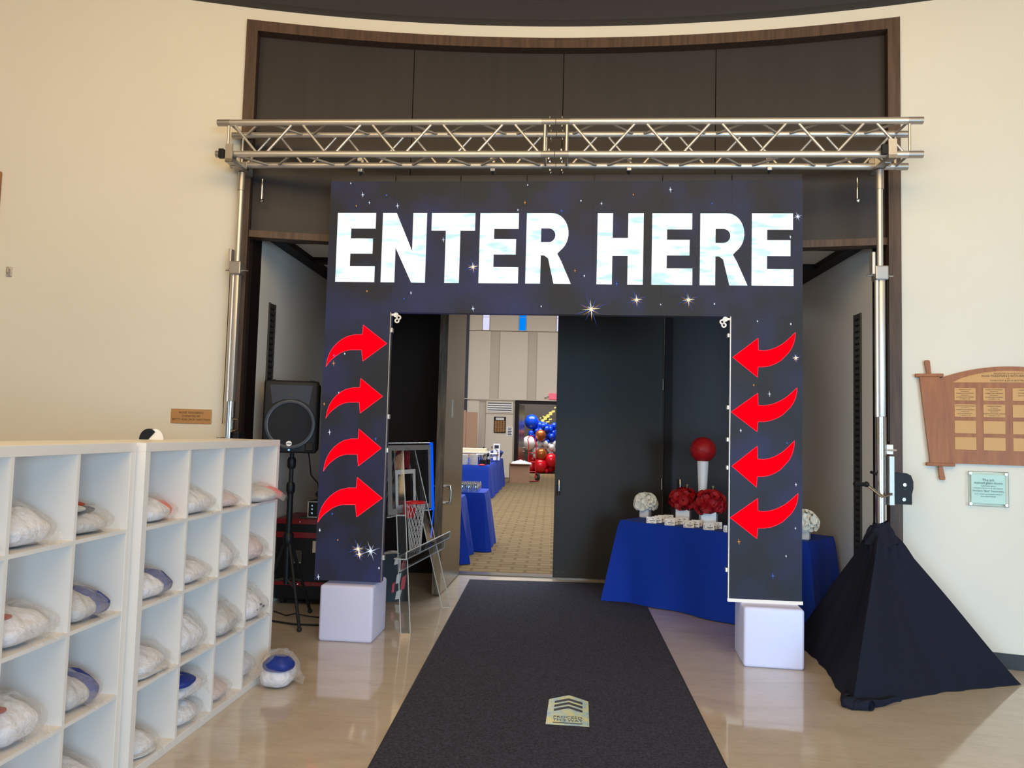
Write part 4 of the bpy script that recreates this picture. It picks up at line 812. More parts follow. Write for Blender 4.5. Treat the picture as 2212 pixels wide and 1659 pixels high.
for x in (-0.27, 0.36):
    for y in (0.08, 0.42): obj('caster', MB().tube((x - 0.02, y, 0.035), (x + 0.02, y, 0.035), 0.035, 14), M['rubber'], rc)
am = thing('amplifier_rack', 'small black amplifier with silver frame on top of the road case', 'amplifier', (-1.64, 6.66, 0.7455), -0.06)
obj('chassis', MB().rbox(-0.13, 0.22, 0.0, 0.30, 0.012, 0.155, 0.006), M['black'], am)
for x in (-0.13, 0.215): obj('frame_bar', MB().box(x, x + 0.008, -0.008, 0.0, 0.012, 0.15), M['alu'], am)
for z in (0.012, 0.145): obj('frame_bar', MB().box(-0.13, 0.223, -0.008, 0.0, z, z + 0.007), M['alu'], am)
for z in (0.05, 0.085, 0.115): obj('knob', MB().tube((-0.09, 0, z), (-0.09, -0.012, z), 0.008, 10), M['chrome'], am)
obj('tray', MB().box(-0.20, 0.28, -0.02, 0.32, 0.0, 0.012), M['charcoal'], am)
ck = tag(obj('equipment_cover', pillow(0.42, 0.36, 0.13, 41, 0.2).xf(Matrix.Translation((-1.52, 6.83, 0.902))), mat('dark_navy_nylon', (22, 26, 46), 0.6), None, True), 'dark navy soft bag heaped on top of the amplifier', 'bag')

gb = thing('gift_bag', 'black, white and red glossy patterned gift bag behind the easel', 'bag', (-1.045, 6.93, 0), 0.3)
gp = MB(); 
gp.grid(lambda a, b: ((0.14 - 0.02 * b) * (1 if abs(math.cos(2 * PI * a)) > 0 else 1) * max(-1, min(1, 1.35 * math.cos(2 * PI * a))), (0.075 - 0.02 * b) * max(-1, min(1, 1.35 * math.sin(2 * PI * a))), 0.42 * b + 0.006 * math.sin(12 * a + 5 * b)), 28, 9, True)
gp.box(-0.13, 0.13, -0.07, 0.07, 0, 0.004)
obj('bag_body', gp, mat('glossy_black_film', (14, 14, 15), 0.4, spec=0.2, bump=0.15, bscale=10), gb, True)
for i, (x, z, w, hh, mt) in enumerate(((0.05, 0.02, 0.06, 0.09, 'paper'), (0.09, 0.10, 0.05, 0.14, 'red'), (0.045, 0.16, 0.05, 0.10, 'paper'), (0.085, 0.27, 0.05, 0.10, 'red'), (0.03, 0.33, 0.06, 0.08, 'paper'), (0.0, 0.08, 0.03, 0.10, 'red'))):
    obj('printed_shape', MB().prism([(x - w / 2, z), (x + w / 4, z + hh * 0.1), (x + w / 2, z + hh), (x - w / 3, z + hh * 0.8)], -0.083, -0.076), M[mt], gb)
obj('tissue_paper', MB().grid(lambda a, b: (-0.02 + 0.2 * (a - 0.5) + 0.02 * math.sin(8 * b), -0.03 + 0.08 * b + 0.02 * math.sin(9 * a), 0.40 + 0.035 * math.sin(PI * a) * (0.5 + b) * 0.8), 10, 6), M['paper'], gb)

# ================================================================== EASEL WITH MINI HOOP
ez = thing('display_easel', 'clear acrylic easel with red fringe at its top, left of doorway', 'easel', (-0.80, 6.27, 0))
E0 = Vector((-0.80, 6.27, 0))
def strip(p, q, w, wd_, mbx):
    """flat acrylic bar from p to q, width w along wd_"""
    p, q = Vector(p), Vector(q); wv_ = Vector(wd_).normalized() * w / 2; nn = (q - p).cross(wv_).normalized() * 0.006
    v = [p - wv_ - nn, p + wv_ - nn, p + wv_ + nn, p - wv_ + nn, q - wv_ - nn, q + wv_ - nn, q + wv_ + nn, q - wv_ + nn]
    mbx.add(v, [(0, 3, 2, 1), (4, 5, 6, 7), (0, 1, 5, 4), (1, 2, 6, 5), (2, 3, 7, 6), (3, 0, 4, 7)]); return wv_
ldn = (0.28, 0.86, 0)
for (p, q) in (((-0.763, 5.835, 0), (-0.915, 6.16, 1.40)), ((-0.525, 6.70, 0), (-0.845, 6.34, 1.40)), ((-1.27, 6.0, 0), (-0.93, 6.25, 1.36))):
    m1 = MB(); w_ = (1, 0.12, 0) if p[0] > -1.2 else (0.4, 0.9, 0); wv_ = strip(p, q, 0.072, w_, m1); lg = obj('leg', m1.xf(Matrix.Translation(-E0)), M['acrylic'], ez)
    for s in (-1, 1): obj('polished_edge', MB().tube(Vector(p) + wv_ * s - E0, Vector(q) + wv_ * s - E0, 0.0042, 6), M['acrylic_edge'], lg)
    if p[0] > -0.7 or p[0] < -0.7:
        mid = Vector(p).lerp(Vector(q), 0.62); obj('cross_tie', MB().tube(mid - wv_ - E0, mid + wv_ - E0, 0.006, 6), M['acrylic_edge'], lg)
ta, tb = Vector((-0.83, 5.88, 0.55)), Vector((-0.565, 6.76, 0.60)); td_ = (tb - ta).normalized(); tn = Vector((td_.y, -td_.x, 0)).normalized()
tray = MB(); strip(ta, tb, 0.10, tn, tray); strip(ta + tn * 0.05 + Vector((0, 0, 0.025)), tb + tn * 0.05 + Vector((0, 0, 0.025)), 0.06, (0, 0, 1), tray); strip(ta - Vector((0, 0, 0.05)), tb - Vector((0, 0, 0.05)), 0.09, (0, 0, 1), tray)
ty = obj('tray', tray.xf(Matrix.Translation(-E0)), M['acrylic'], ez)
te = MB()
for o_ in (tn * 0.05 + Vector((0, 0, 0.055)), tn * 0.05, -tn * 0.05, Vector((0, 0, -0.095))): te.tube(ta + o_ - E0, tb + o_ - E0, 0.0045, 6)
for q_ in (ta, tb): te.tube(q_ + tn * 0.05 + Vector((0, 0, 0.055)) - E0, q_ + tn * 0.05 - E0, 0.0045, 6); te.tube(q_ + tn * 0.05 - E0, q_ - tn * 0.05 - E0, 0.0045, 6); te.tube(q_ - E0, q_ + Vector((0, 0, -0.095)) - E0, 0.0045, 6)
obj('tray_edge', te, M['acrylic_edge'], ty)
for i in range(7): obj('red_fringe_strip', MB().rbox(-0.150 + i * 0.016, -0.137 + i * 0.016, -0.05 + i * 0.015, -0.036 + i * 0.015, 1.21 + 0.012 * (i % 3), 1.375, 0.003), M['red'], ez)
obj('easel_head', MB().rbox(-0.12, -0.02, -0.10, 0.08, 1.375, 1.40, 0.004), M['acrylic'], ez)

hp = thing('mini_hoop', 'clear mini basketball backboard with red rim and silver net on the easel', 'basketball hoop', (-0.80, 6.25, 0.86), math.atan2(0.70, 0.285) )
# local x runs along the board (near to far), -y faces the viewer side, z up
bw, bh = 0.76, 0.585; hx = bw / 2; tilt = Matrix.Rotation(-0.06, 4, 'X')
obj('clear_board', MB().rbox(-hx, hx, 0, 0.010, 0, bh, 0.003, 1).xf(tilt), M['acrylic'], hp)
def bbar(x0, x1, z0, z1, mt='greyborder'): return obj('printed_border', MB().box(x0, x1, -0.0022, -0.0002, z0, z1).xf(tilt), M[mt], hp)
bbar(-hx + .015, hx - .015, 0.02, 0.062); bbar(-hx + .015, hx - .015, bh - .062, bh - .02); bbar(-hx + .015, -hx + .075, .062, bh - .062); bbar(hx - .075, hx - .015, .062, bh - .062)
for x0, x1, z0, z1 in ((-.25, -.215, .05, .33), (.035, .07, .05, .33), (-.25, .07, .33, .365), (-.25, .07, .05, .085)): bbar(x0, x1, z0, z1, 'net')
obj('blue_reflection_edge', MB().box(hx - 0.035, hx + 0.004, -0.006, 0.004, 0.0, bh).xf(tilt), M['blueglint'], hp)  # strip and tail imitate a blue reflection in the edge by glowing
obj('blue_reflection_tail', MB().tube((hx, 0.0, 0.0), (hx - 0.03, 0.0, -0.24), 0.005, 8), M['blueglint'], hp)
RR = 0.075; rc_ = Vector((-0.10, -0.088, 0.105))
rim = MB().grid(lambda a, b: (rc_.x + (RR * 1.15 + 0.008 * math.cos(2 * PI * b)) * math.cos(2 * PI * a), rc_.y + (RR + 0.008 * math.cos(2 * PI * b)) * math.sin(2 * PI * a), rc_.z + 0.008 * math.sin(2 * PI * b)), 32, 8, True)
obj('rim', rim, M['red'], hp, True)
obj('rim_bracket', MB().rbox(-0.15, -0.05, -0.03, -0.002, 0.0, 0.11, 0.006).rbox(-0.135, -0.065, -0.07, -0.02, -0.02, 0.06, 0.006), M['red'], hp)
net = MB(); nk = 14
for k in range(nk):
    for dr in (1, -1):
        prev = None
        for j in range(9):
            t = j / 8; a = 2 * PI * (k + dr * j * 0.5) / nk; rr = RR * (1 - 0.42 * t ** 0.7)
            p = Vector((rc_.x + 1.15 * rr * math.cos(a) + 0.02 * t, rc_.y + rr * math.sin(a), rc_.z - 0.40 * t))
            if prev is not None: net.tube(prev, p, 0.0020, 4, cap=False)
            prev = p
o = obj('net', net, M['net'], hp); o['kind'] = 'stuff'

# ================================================================== BLUE TABLECLOTHS
def cloth(label, cx, cy, lx, ly, ang, zt=0.75, flare=0.06, wav=0.03, seed=0, hem=0.006, cornerflare=0.06):
    rnd = random.Random(seed); N = 160; per = 2 * (lx + ly); r0 = 0.035; out = []
    for i in range(N):
        s = per * i / N
        if s < lx: p, nrm, c = (-lx / 2 + s, -ly / 2), (0, -1), min(s, lx - s)
        elif s < lx + ly: p, nrm, c = (lx / 2, -ly / 2 + s - lx), (1, 0), min(s - lx, lx + ly - s)
        elif s < 2 * lx + ly: p, nrm, c = (lx / 2 - (s - lx - ly), ly / 2), (0, 1), min(s - lx - ly, 2 * lx + ly - s)
        else: p, nrm, c = (-lx / 2, ly / 2 - (s - 2 * lx - ly)), (-1, 0), min(s - 2 * lx - ly, per - s)
        out.append((p, nrm, c, s))
    ph = [rnd.uniform(0, 6.28) for _ in range(4)]; rows = 14; v = []; f = []
    def corner_dir(p): return (math.copysign(1, p[0]), math.copysign(1, p[1]))
    for j in range(rows):
        t = j / (rows - 1)
        for p, nrm, c, s in out:
            k = max(0.0, 1 - c / 0.16)
            cd = corner_dir(p); nx, ny = nrm[0] * (1 - 0.5 * k) + cd[0] * 0.5 * k, nrm[1] * (1 - 0.5 * k) + cd[1] * 0.5 * k
            o_ = flare * t + cornerflare * k * t + wav * t * (0.55 * math.sin(5.5 * s + ph[0]) + 0.45 * math.sin(11.3 * s + ph[1]) + 0.5 * math.sin(19 * s + ph[2]) * k)
            z = zt - (zt - hem) * t
            inset = 0.02 * k * (1 - t) 
            rnd_edge = 0.012 * max(0, 1 - t * 12)
            v.append((p[0] + nx * (o_ - inset - rnd_edge), p[1] + ny * (o_ - inset - rnd_edge), z))
    for j in range(rows - 1):
        for i in range(N): q = (i + 1) % N; f.append((j * N + i, j * N + q, (j + 1) * N + q, (j + 1) * N + i))
    f.append(tuple(range(N - 1, -1, -1)))
    mb = MB(); mb.v = v; mb.f = f
    return tag(obj('tablecloth', mb, M['bluecloth'], None, True, (cx, cy, 0), (0, 0, ang)), label, 'tablecloth', 'royal blue tablecloths')
TA = -0.735; tu = Vector((math.cos(TA), math.sin(TA))); tv = Vector((-math.sin(TA), math.cos(TA)))
TO = Vector((1.03, 7.17))                  # front left corner of the table top
TLX, TLY = 1.82, 0.58; tc_ = TO + tu * TLX / 2 + tv * TLY / 2
def TB(a, b, z=0.7505): p = TO + tu * a + tv * b; return (p.x, p.y, z)
cloth('royal blue cloth over the table with flowers and name cards', tc_.x, tc_.y, TLX, TLY, TA, flare=0.014, wav=0.036, seed=3, cornerflare=0.10)
p = G(-1.785, 4.46); cloth('royal blue cloth on the table holding rows of glasses', p[0], p[1], 1.83, 0.76, RB, flare=0.05, wav=0.03, seed=4)
p = G(-2.0, 3.50); cloth('royal blue cloth on the nearest hall table, half hidden by the open door', p[0], p[1], 1.83, 0.66, RB, flare=0.05, wav=0.03, seed=5)
p = G(-1.95, 13.95); cloth('royal blue cloth on the long far buffet table with plates', p[0], p[1], 1.0, 5.1, RB, flare=0.07, wav=0.05, seed=6)

# ---- things on the front table
def world_to_local_table(x, y): d = Vector((x, y)) - TO; return d.dot(tu), d.dot(tv)
def petals(n, R0, flat, size, mt, parent, name, seed, z0):
    rnd = random.Random(seed)
    base = MB()
    for k in range(5):   # a cupped blossom of five petals
        a = 2 * PI * k / 5; base.grid(lambda s, t: ((0.25 + 0.75 * t) * math.cos(a + (s - 0.5) * 1.25), (0.25 + 0.75 * t) * math.sin(a + (s - 0.5) * 1.25), 0.28 * t * t - 0.2 * (s - 0.5) ** 2), 4, 3)
    me = base.mesh(name, M[mt], True)
    for i in range(n):
        u1 = (i + 0.5) / n; t = math.acos(1 - 1.45 * u1); a = i * 2.399963 + rnd.uniform(-.2, .2)
        d = Vector((math.sin(t) * math.cos(a), math.sin(t) * math.sin(a), math.cos(t)))
        k_ = rnd.uniform(0.86, 1.12); o = put(name, me, parent, (d.x * R0 * k_, d.y * R0 * k_, z0 + d.z * R0 * flat * k_))
        o.rotation_euler = d.to_track_quat('Z', 'Y').to_euler(); s = size * rnd.uniform(0.8, 1.15); o.scale = (s, s, s)
def flowers(label, x, y, kind, vz, vw, R0, n, size, seed, z=0.7505):
    t = thing('flower_arrangement', label, 'flowers', (x, y, z), TA + 0.2 if kind == 'white' else TA + 0.35)
    w = vw / 2
    if kind == 'white': obj('glass_vase', MB().rbox(-w, w, -w, w, 0, vz, 0.012, 3), M['ceramic'], t, True)
    else: obj('box_vase', MB().rbox(-w, w, -w, w, 0, vz, 0.003, 1), M['ceramic'], t)
    obj('foliage_core', MB().ball((0, 0, vz + R0 * 0.45), R0 * 0.94, 16, 10, (1, 1, 0.85)), M['whitepetal'] if kind == 'white' else M['redpetal'], t, True)
    petals(n, R0, 0.85, size, 'whitepetal' if kind == 'white' else 'redpetal', t, 'blossom', seed, vz + R0 * 0.45)
    rnd = random.Random(seed + 3)
    lf = MB().grid(lambda a, b: ((a - 0.5) * 0.03 * math.sin(PI * min(1, b * 0.95 + 0.05)), 0.07 * b, -0.035 * b * b + 0.006 * abs(a - 0.5)), 3, 5).mesh('leaf', M['leaf'] if kind != 'white' else M['twig'])
    for k in range(10 if kind != 'white' else 3):
        a = 2 * PI * k / 10 + rnd.uniform(-.3, .3) if kind != 'white' else 2.6 + 0.4 * k
        o = put('leaf', lf, t, (math.sin(a) * R0 * 0.62, -math.cos(a) * R0 * 0.62, vz + (0.012 if kind != 'white' else 0.06 + 0.03 * k))); o.rotation_euler = (0, 0, a + PI)
    if kind != 'white': obj('stem_bud', MB().tube((0.02, 0, vz + R0), (0.03, 0, vz + R0 * 1.62), 0.003, 6).ball((0.03, 0, vz + R0 * 1.66), 0.011, 8, 6), M['twig'], t)
    return t
flowers('white blossoms in a small square vase at the far left of the blue table', 1.345, 7.43, 'white', 0.095, 0.095, 0.100, 80, 0.037, 1)
flowers('red blossoms in a white box vase, left of the tall white pedestal', 1.660, 7.17, 'red', 0.135, 0.13, 0.125, 40, 0.045, 2)
flowers('red blossoms in a white box vase, in front of the tall white pedestal', 1.842, 6.93, 'red', 0.135, 0.135, 0.13, 42, 0.046, 3)
flowers('white blossoms at the right end of the blue table, behind the arch leg', 2.395, 6.13, 'white', 0.095, 0.095, 0.097, 80, 0.037, 4)
flowers('red blossoms mostly hidden behind the right arch leg', 2.30, 6.32, 'red', 0.135, 0.13, 0.12, 40, 0.045, 5)
for k, (x, y, z2, a, b) in enumerate(((1.820, 7.10, 1.33, 'tall white tapered vase carrying the red ball', 'red ball on the tall white vase left of the arch leg'), (2.155, 6.78, 1.33, 'tall white tapered vase hidden behind the right arch leg', 'red ball just peeking out behind the right arch leg'))):
    hh = z2 - 0.7505; t = thing('tall_vase', a, 'vase', (x, y, 0.7505), 0)
    obj('vase_body', MB().lathe([(0.034, 0.0), (0.036, 0.01), (0.030, 0.04), (0.031, 0.10), (0.042, 0.34), (0.053, hh - 0.01), (0.051, hh), (0.045, hh)], 28), M['ceramic'], t, True)
    obj('clear_foot', MB().lathe([(0.040, 0.0), (0.040, 0.03), (0.033, 0.034)], 24), M['glass'], t, True)
    bl = tag(obj('red_ball', MB().ball((0, 0, 0), 0.119, 40, 24), M['redball'], None, True, (x, y, z2 + 0.105), (0.3, 0.2, 0.4)), b, 'ball', 'red balls on tall vases')
    sm_ = MB()
    for ax in range(3):
        pts_ = []
        for i in range(33):
            t_ = 2 * PI * i / 32; c_, s_ = 0.1195 * math.cos(t_), 0.1195 * math.sin(t_); pts_.append(((c_, s_, 0), (c_, 0, s_), (0, c_, s_))[ax])
        for i in range(32): sm_.tube(pts_[i], pts_[i + 1], 0.0016, 5, cap=False)
    obj('seam_lines', sm_, mat('dark_red_seam', (96, 6, 12), 0.6), bl)
# name cards
cw, chh = 0.09, 0.056
tent = MB().add([(-cw / 2, -0.022, 0), (cw / 2, -0.022, 0), (cw / 2, 0, chh), (-cw / 2, 0, chh), (cw / 2, 0.022, 0), (-cw / 2, 0.022, 0), (-cw / 2, -0.0205, 0), (cw / 2, -0.0205, 0), (cw / 2, 0.0, chh - .003), (-cw / 2, 0.0, chh - .003), (cw / 2, 0.0205, 0), (-cw / 2, 0.0205, 0)], [(0, 1, 2, 3), (3, 2, 4, 5), (7, 6, 9, 8), (8, 9, 11, 10)]).mesh('card_stock', M['card'])
def onface(x, f, off=0.0007): return (x, -0.022 + 0.022 * f - off, chh * f)
pr = MB()
for x0, x1, f0, f1 in ((-0.018, 0.034, 0.34, 0.44), (-0.010, 0.022, 0.14, 0.20)): pr.add([onface(x0, f0), onface(x1, f0), onface(x1, f1), onface(x0, f1)], [(0, 1, 2, 3)])
pr.add([onface(0.008, 0.66), onface(0.020, 0.66), onface(0.014, 0.84)], [(0, 1, 2)])
for k in range(8):
    a0, a1 = PI * 0.5 + PI * 1.1 * k / 8, PI * 0.5 + PI * 1.1 * (k + 1) / 8
    pr.add([onface(-0.030 + 0.012 * math.cos(a0), 0.42 + 0.34 * math.sin(a0)), onface(-0.030 + 0.012 * math.cos(a1), 0.42 + 0.34 * math.sin(a1)), onface(-0.030 + 0.009 * math.cos(a1), 0.42 + 0.26 * math.sin(a1)), onface(-0.030 + 0.009 * math.cos(a0), 0.42 + 0.26 * math.sin(a0))], [(0, 1, 2, 3)])
prm = pr.mesh('printed_name', M['print'])
colname = ['first', 'second', 'third', 'fourth', 'fifth', 'sixth']; rowname = ['front', 'second', 'third', 'fourth', 'rear']
for c in range(6):
    for r in range(5):
        a = 0.34 + c * 0.192 + 0.012 * math.sin(3.1 * c + 1.7 * r); b = 0.055 + r * 0.075
        if (c >= 2 and r > 2) or (c >= 1 and r > 3): continue
        t = thing('name_card', 'white folded name card, %s row, %s card from the left on the blue table' % (rowname[r], colname[c]), 'name card', TB(a, b), TA + 0.62 + 0.05 * math.sin(5 * c + 2 * r), 'folded name cards on the blue table')
        put('card_stock', tent, t); put('printed_name', prm, t)

# ================================================================== WALL PLAQUES
def wall_frame(u, z, out=0.0):
    """object location and heading for something hung on the curved lobby wall: local x right, -y out of wall"""
    a = math.asin(u / RAD); uu, vv = (RAD - out) * math.sin(a), (RAD - out) * math.cos(a) - CV
    return G(uu, vv, z), RB - a
loc, rz = wall_frame(-2.803, 1.610, 0.003)
pq = thing('brass_plaque', 'small brass plaque with three engraved lines above the cubby shelf', 'plaque', loc, rz)
obj('plate', MB().rbox(-0.147, 0.147, -0.004, 0.0, -0.056, 0.056, 0.0015, 1), M['brass'], pq)
for i, (tx, s) in enumerate((('ROSE WEISBERG', 0.022), ('DONATED BY', 0.019), ('BETTY AND JACK HARTMAN', 0.021))):
    put('lettering', text_mesh(tx, s, M['ink'], wide=1.1 if i < 2 else 1.0), pq, (0, -0.0048, 0.028 - 0.026 * i), (PI / 2, 0, 0))

# scroll-shaped wooden donor plaque on the right wall
loc, rz = wall_frame(3.20, 1.36, 0.022)
sc = thing('scroll_plaque', 'wooden scroll-shaped plaque with brass name plates, cut by right picture edge', 'plaque', loc, rz)
HW = 0.455
def topz(x): return 0.66 + 0.095 * (1 - (x / HW) ** 2)
tb_ = [(-HW, 0.055), (HW, 0.055)] + [(HW - 2 * HW * i / 24, topz(HW - 2 * HW * i / 24)) for i in range(25)]
tb_ = [(x * (1 if z > 0.1 else 0.915), z) for x, z in tb_]
obj('board', MB().prism(tb_, -0.008, 0.015), M['oak'], sc)
for sg in (-1, 1):
    rl = MB(); p0, p1 = (sg * 0.432, 0.045), (sg * 0.50, 0.69)
    rl.prism([(p0[0] - 0.065, p0[1]), (p0[0] + 0.065, p0[1]), (p1[0] + 0.065, p1[1]), (p1[0] - 0.065, p1[1])], -0.036, 0.018)
    r_ = obj('roller', rl, M['oak'], sc)
    for (cx, cz), z2 in ((p0, -1), (p1, 1)):
        obj('end_cap', MB().rbox(cx - 0.09, cx + 0.09, -0.042, 0.018, cz - 0.012, cz + 0.012, 0.003, 1), M['oak'], r_)
        cxx = cx + 0.012 * sg * z2; obj('knob_handle', MB().prism([(cx - 0.013, cz + 0.012 * z2), (cx + 0.013, cz + 0.012 * z2), (cxx + 0.018, cz + 0.10 * z2), (cxx + 0.012, cz + 0.112 * z2), (cxx - 0.012, cz + 0.112 * z2), (cxx - 0.018, cz + 0.10 * z2)], -0.028, 0.008), M['oak'], r_)
hd_ = [(-0.345, 0.640), (0.345, 0.640)] + [(0.345 - 0.69 * i / 20, 0.640 + 0.083 * (1 - ((0.345 - 0.69 * i / 20) / 0.345) ** 2) ** 0.8 if abs(0.345 - 0.69 * i / 20) < 0.3449 else 0.641) for i in range(21)]
hp_ = obj('header_plate', MB().prism(hd_, -0.011, -0.008), M['brass'], sc)
for tx, s, z in (('PRESENTED IN HONOR OF', 0.015, 0.703), ("ROSE FRIEDMAN'S 90TH BIRTHDAY", 0.021, 0.686), ('BY', 0.013, 0.668), ('DOROTHY & JACK BUTTRUM', 0.017, 0.653)): put('lettering', text_mesh(tx, s, M['ink']), hp_, (0, -0.0116, z), (PI / 2, 0, 0))
names = [(('SUSAN B. ELLIOT', 'IN HONOR OF', 'SHARON BAT MITZVAH', 'PRESENTED BY', 'LOUISE & JACK WEINER', 'OCTOBER 14, 1989'), ('CHARLOTTE SHARON', 'IN HONOR OF', 'HARRIET BAT MITZVAH', 'PRESENTED BY', 'LOUISE & JACK WEINER', 'NOVEMBER 11, 1989')),
         (('ROSS MATTHEW SHARON', 'IN HONOR OF', "HARRIET'S BAR MITZVAH", 'PRESENTED BY', 'JACK & HELEN LEVY', 'NOVEMBER 24, 1990'), ('CHARLES SHARON', 'IN HONOR OF', 'ROSE FRIEDMAN', 'BAR MITZVAH', 'SANDRA & MICHAEL SHARON', 'SEPTEMBER 21, 1991'))]
for r in range(4):
    for c in range(4):
        x = -0.27 + c * 0.18; z = 0.555 - r * 0.118
        pl = obj('name_plate', MB().rbox(x - 0.068, x + 0.068, -0.011, -0.008, z - 0.046, z + 0.046, 0.001, 1), M['brass'], sc)
        if r < 2 and c < 2:
            for i, tx in enumerate(names[r][c]): put('lettering', text_mesh(tx, 0.0115 if i in (0, 2, 4) else 0.0085, M['ink'], wide=0.9), pl, (x, -0.0116, z + 0.033 - i * 0.0135), (PI / 2, 0, 0))
        elif r == 0 and c == 2:
            for i, tx in enumerate(('HARRIET LEVY', 'IN HONOR OF', 'BAT MITZVAH')): put('lettering', text_mesh(tx, 0.011, M['ink'], wide=0.9), pl, (x, -0.0116, z + 0.03 - i * 0.02), (PI / 2, 0, 0))
# glass plaque below it
loc, rz = wall_frame(3.073, 1.242, 0.02)
gp_ = thing('glass_plaque', 'square pale green glass plaque below the wooden scroll plaque', 'plaque', loc, rz)
obj('backing', MB().box(-0.104, 0.104, -0.004, -0.001, -0.102, 0.102), mat('pale_green_backing', (202, 220, 218), 0.6, spec=0.1), gp_)
obj('glass_sheet', MB().rbox(-0.124, 0.124, -0.012, -0.0045, -0.122, 0.122, 0.001, 1), clear_mat('green_edge_glass', (250, 254, 252), rough=0.35, base=0.0, edge=0.18), gp_)
ge = MB()
for a, b in (((-.124, -.122), (.124, -.122)), ((.124, -.122), (.124, .122)), ((.124, .122), (-.124, .122)), ((-.124, .122), (-.124, -.122))): ge.tube((a[0], -.008, a[1]), (b[0], -.008, b[1]), 0.0022, 6)
obj('glass_edge', ge, mat('grey_glass_edge', (150, 160, 160), 0.3), gp_)
for x in (-0.11, 0.11):
    for z in (-0.108, 0.108): obj('standoff_screw', MB().tube((x, 0.018, z), (x, -0.016, z), 0.0085, 12), M['chrome'], gp_)
gi = mat('grey_green_lettering', (78, 104, 104), 0.6)
for tx, s, z in (('The ark', 0.024, 0.064), ('stained glass doors', 0.023, 0.043), ('have been given', 0.014, 0.022), ('in loving memory of our dear husband', 0.0115, 0.006), ('Herbert "Bud" Feuerstein,', 0.0185, -0.014), ('by his children, grandchildren and great', 0.0105, -0.036), ('and other friends', 0.013, -0.052)):
    put('lettering', text_mesh(tx, s, gi), gp_, (0, -0.0126, z), (PI / 2, 0, 0))
# things cut by the left picture edge
loc, rz = wall_frame(-4.36, 3.16, 0.012); fr = thing('picture_frame', 'brown wooden picture frame cut off by the left picture edge', 'frame', loc, rz)
obj('frame_board', MB().rbox(-0.27, 0.27, -0.02, 0.01, -0.20, 0.20, 0.004), M['oak'], fr); obj('mount', MB().box(-0.22, 0.22, -0.0215, -0.02, -0.15, 0.15), M['paper'], fr)
loc, rz = wall_frame(-4.03, 2.63, 0.006); hk = thing('wall_hook', 'small grey wall hook at the left picture edge', 'hook', loc, rz)
obj('plate', MB().rbox(-0.018, 0.018, -0.006, 0.005, -0.035, 0.035, 0.003), M['alu_d'], hk); obj('hook_loop', MB().path([(0, -0.006, 0.02), (0, -0.03, 0.02), (0, -0.035, -0.01), (0, -0.028, -0.025)], 0.006, 8), M['alu_d'], hk)

# ================================================================== HALL THINGS
def HG(u, v, z=0): return G(u, v, z)
# stemless glasses
gm = MB().lathe([(0.030, 0.0), (0.033, 0.012), (0.041, 0.045), (0.040, 0.085), (0.034, 0.115), (0.0325, 0.115), (0.0385, 0.085), (0.0395, 0.045), (0.031, 0.016), (0.001, 0.014)], 18).mesh('drinking_glass', M['glass'], True)
for i in range(6):
    for j in range(5):
        o = put('drinking_glass', gm, None, HG(-1.02 - i * 0.088 - 0.02 * (j % 2), 4.17 + j * 0.10, 0.7505)); tag(o, 'clear stemless glass on the hall table, %s row, %s from the right' % (('front', 'second', 'middle', 'fourth', 'rear')[j], ('first', 'second', 'third', 'fourth', 'fifth', 'sixth')[i]), 'glass', 'glasses on the blue hall table')
bt = thing('bottle', 'bottle with yellow-green label beside the open door', 'bottle', HG(-1.16, 3.28, 0.7505))
obj('bottle_body', MB().lathe([(0.036, 0), (0.037, 0.01), (0.037, 0.19), (0.030, 0.22), (0.014, 0.25), (0.013, 0.30)], 20), mat('yellow_green_label', (176, 190, 70), 0.4), bt, True)
obj('cap', MB().lathe([(0.015, 0.30), (0.015, 0.33)], 16), M['black'], bt); obj('neck_foil', MB().lathe([(0.0145, 0.255), (0.0138, 0.30)], 16), M['paper'], bt)
for k, (u, lb) in enumerate(((-2.05, 'stack of white plates, left of two on the far buffet'), (-1.83, 'stack of white plates, right of two on the far buffet'))):
    t = thing('plate_stack', lb, 'plates', HG(u, 11.62, 0.7505), 0, 'stacks of plates on the buffet')
    pm_ = MB().lathe([(0.06, 0), (0.07, 0.004), (0.105, 0.016), (0.104, 0.019), (0.06, 0.008)], 24).mesh('plate', M['ceramic'], True)
    for i in range(13): put('plate', pm_, t, (0, 0, i * 0.0185))
t = thing('serving_platter', 'long cream covered serving tray behind the plate stacks', 'tray', HG(-1.93, 12.35, 0.7505), RB)
obj('tray', MB().slab([(-0.36, -0.30), (0.36, -0.30), (0.36, 0.30), (-0.36, 0.30)], 0.26, 0.285), M['paper'], t); obj('cream_cover', MB().slab([(-0.33, -0.27), (0.33, -0.27), (0.33, 0.27), (-0.33, 0.27)], 0.285, 0.37), mat('cream_cloth', (236, 226, 190), 0.8), t)
for x in (-0.3, 0.3):
    for y in (-0.25, 0.25): obj('leg', MB().tube((x, y, 0), (x, y, 0.26), 0.012, 8), M['chrome'], t)
for i, (u, v) in enumerate(((-1.58, 11.75), (-1.68, 12.0), (-1.54, 12.25))):
    t = thing('cutlery_holder', 'dark holder of %s beside the plates on the far buffet' % ('forks', 'knives', 'spoons')[i], 'cutlery', HG(u, v, 0.7505)); obj('holder', MB().lathe([(0.045, 0), (0.05, 0.12), (0.045, 0.12), (0.042, 0.01)], 16), M['blackm'], t, True)
    for k in range(6): a = k * 1.05; obj('handle', MB().tube((0.02 * math.cos(a), 0.02 * math.sin(a), 0.02), (0.05 * math.cos(a), 0.05 * math.sin(a), 0.24), 0.006, 6), M['chrome'] if k % 2 else M['black'], t)
tag(obj('red_napkin', pillow(0.16, 0.14, 0.04, 71), M['red'], None, True, HG(-1.62, 11.50, 0.7505)), 'folded red napkin at the near edge of the far buffet', 'napkin')
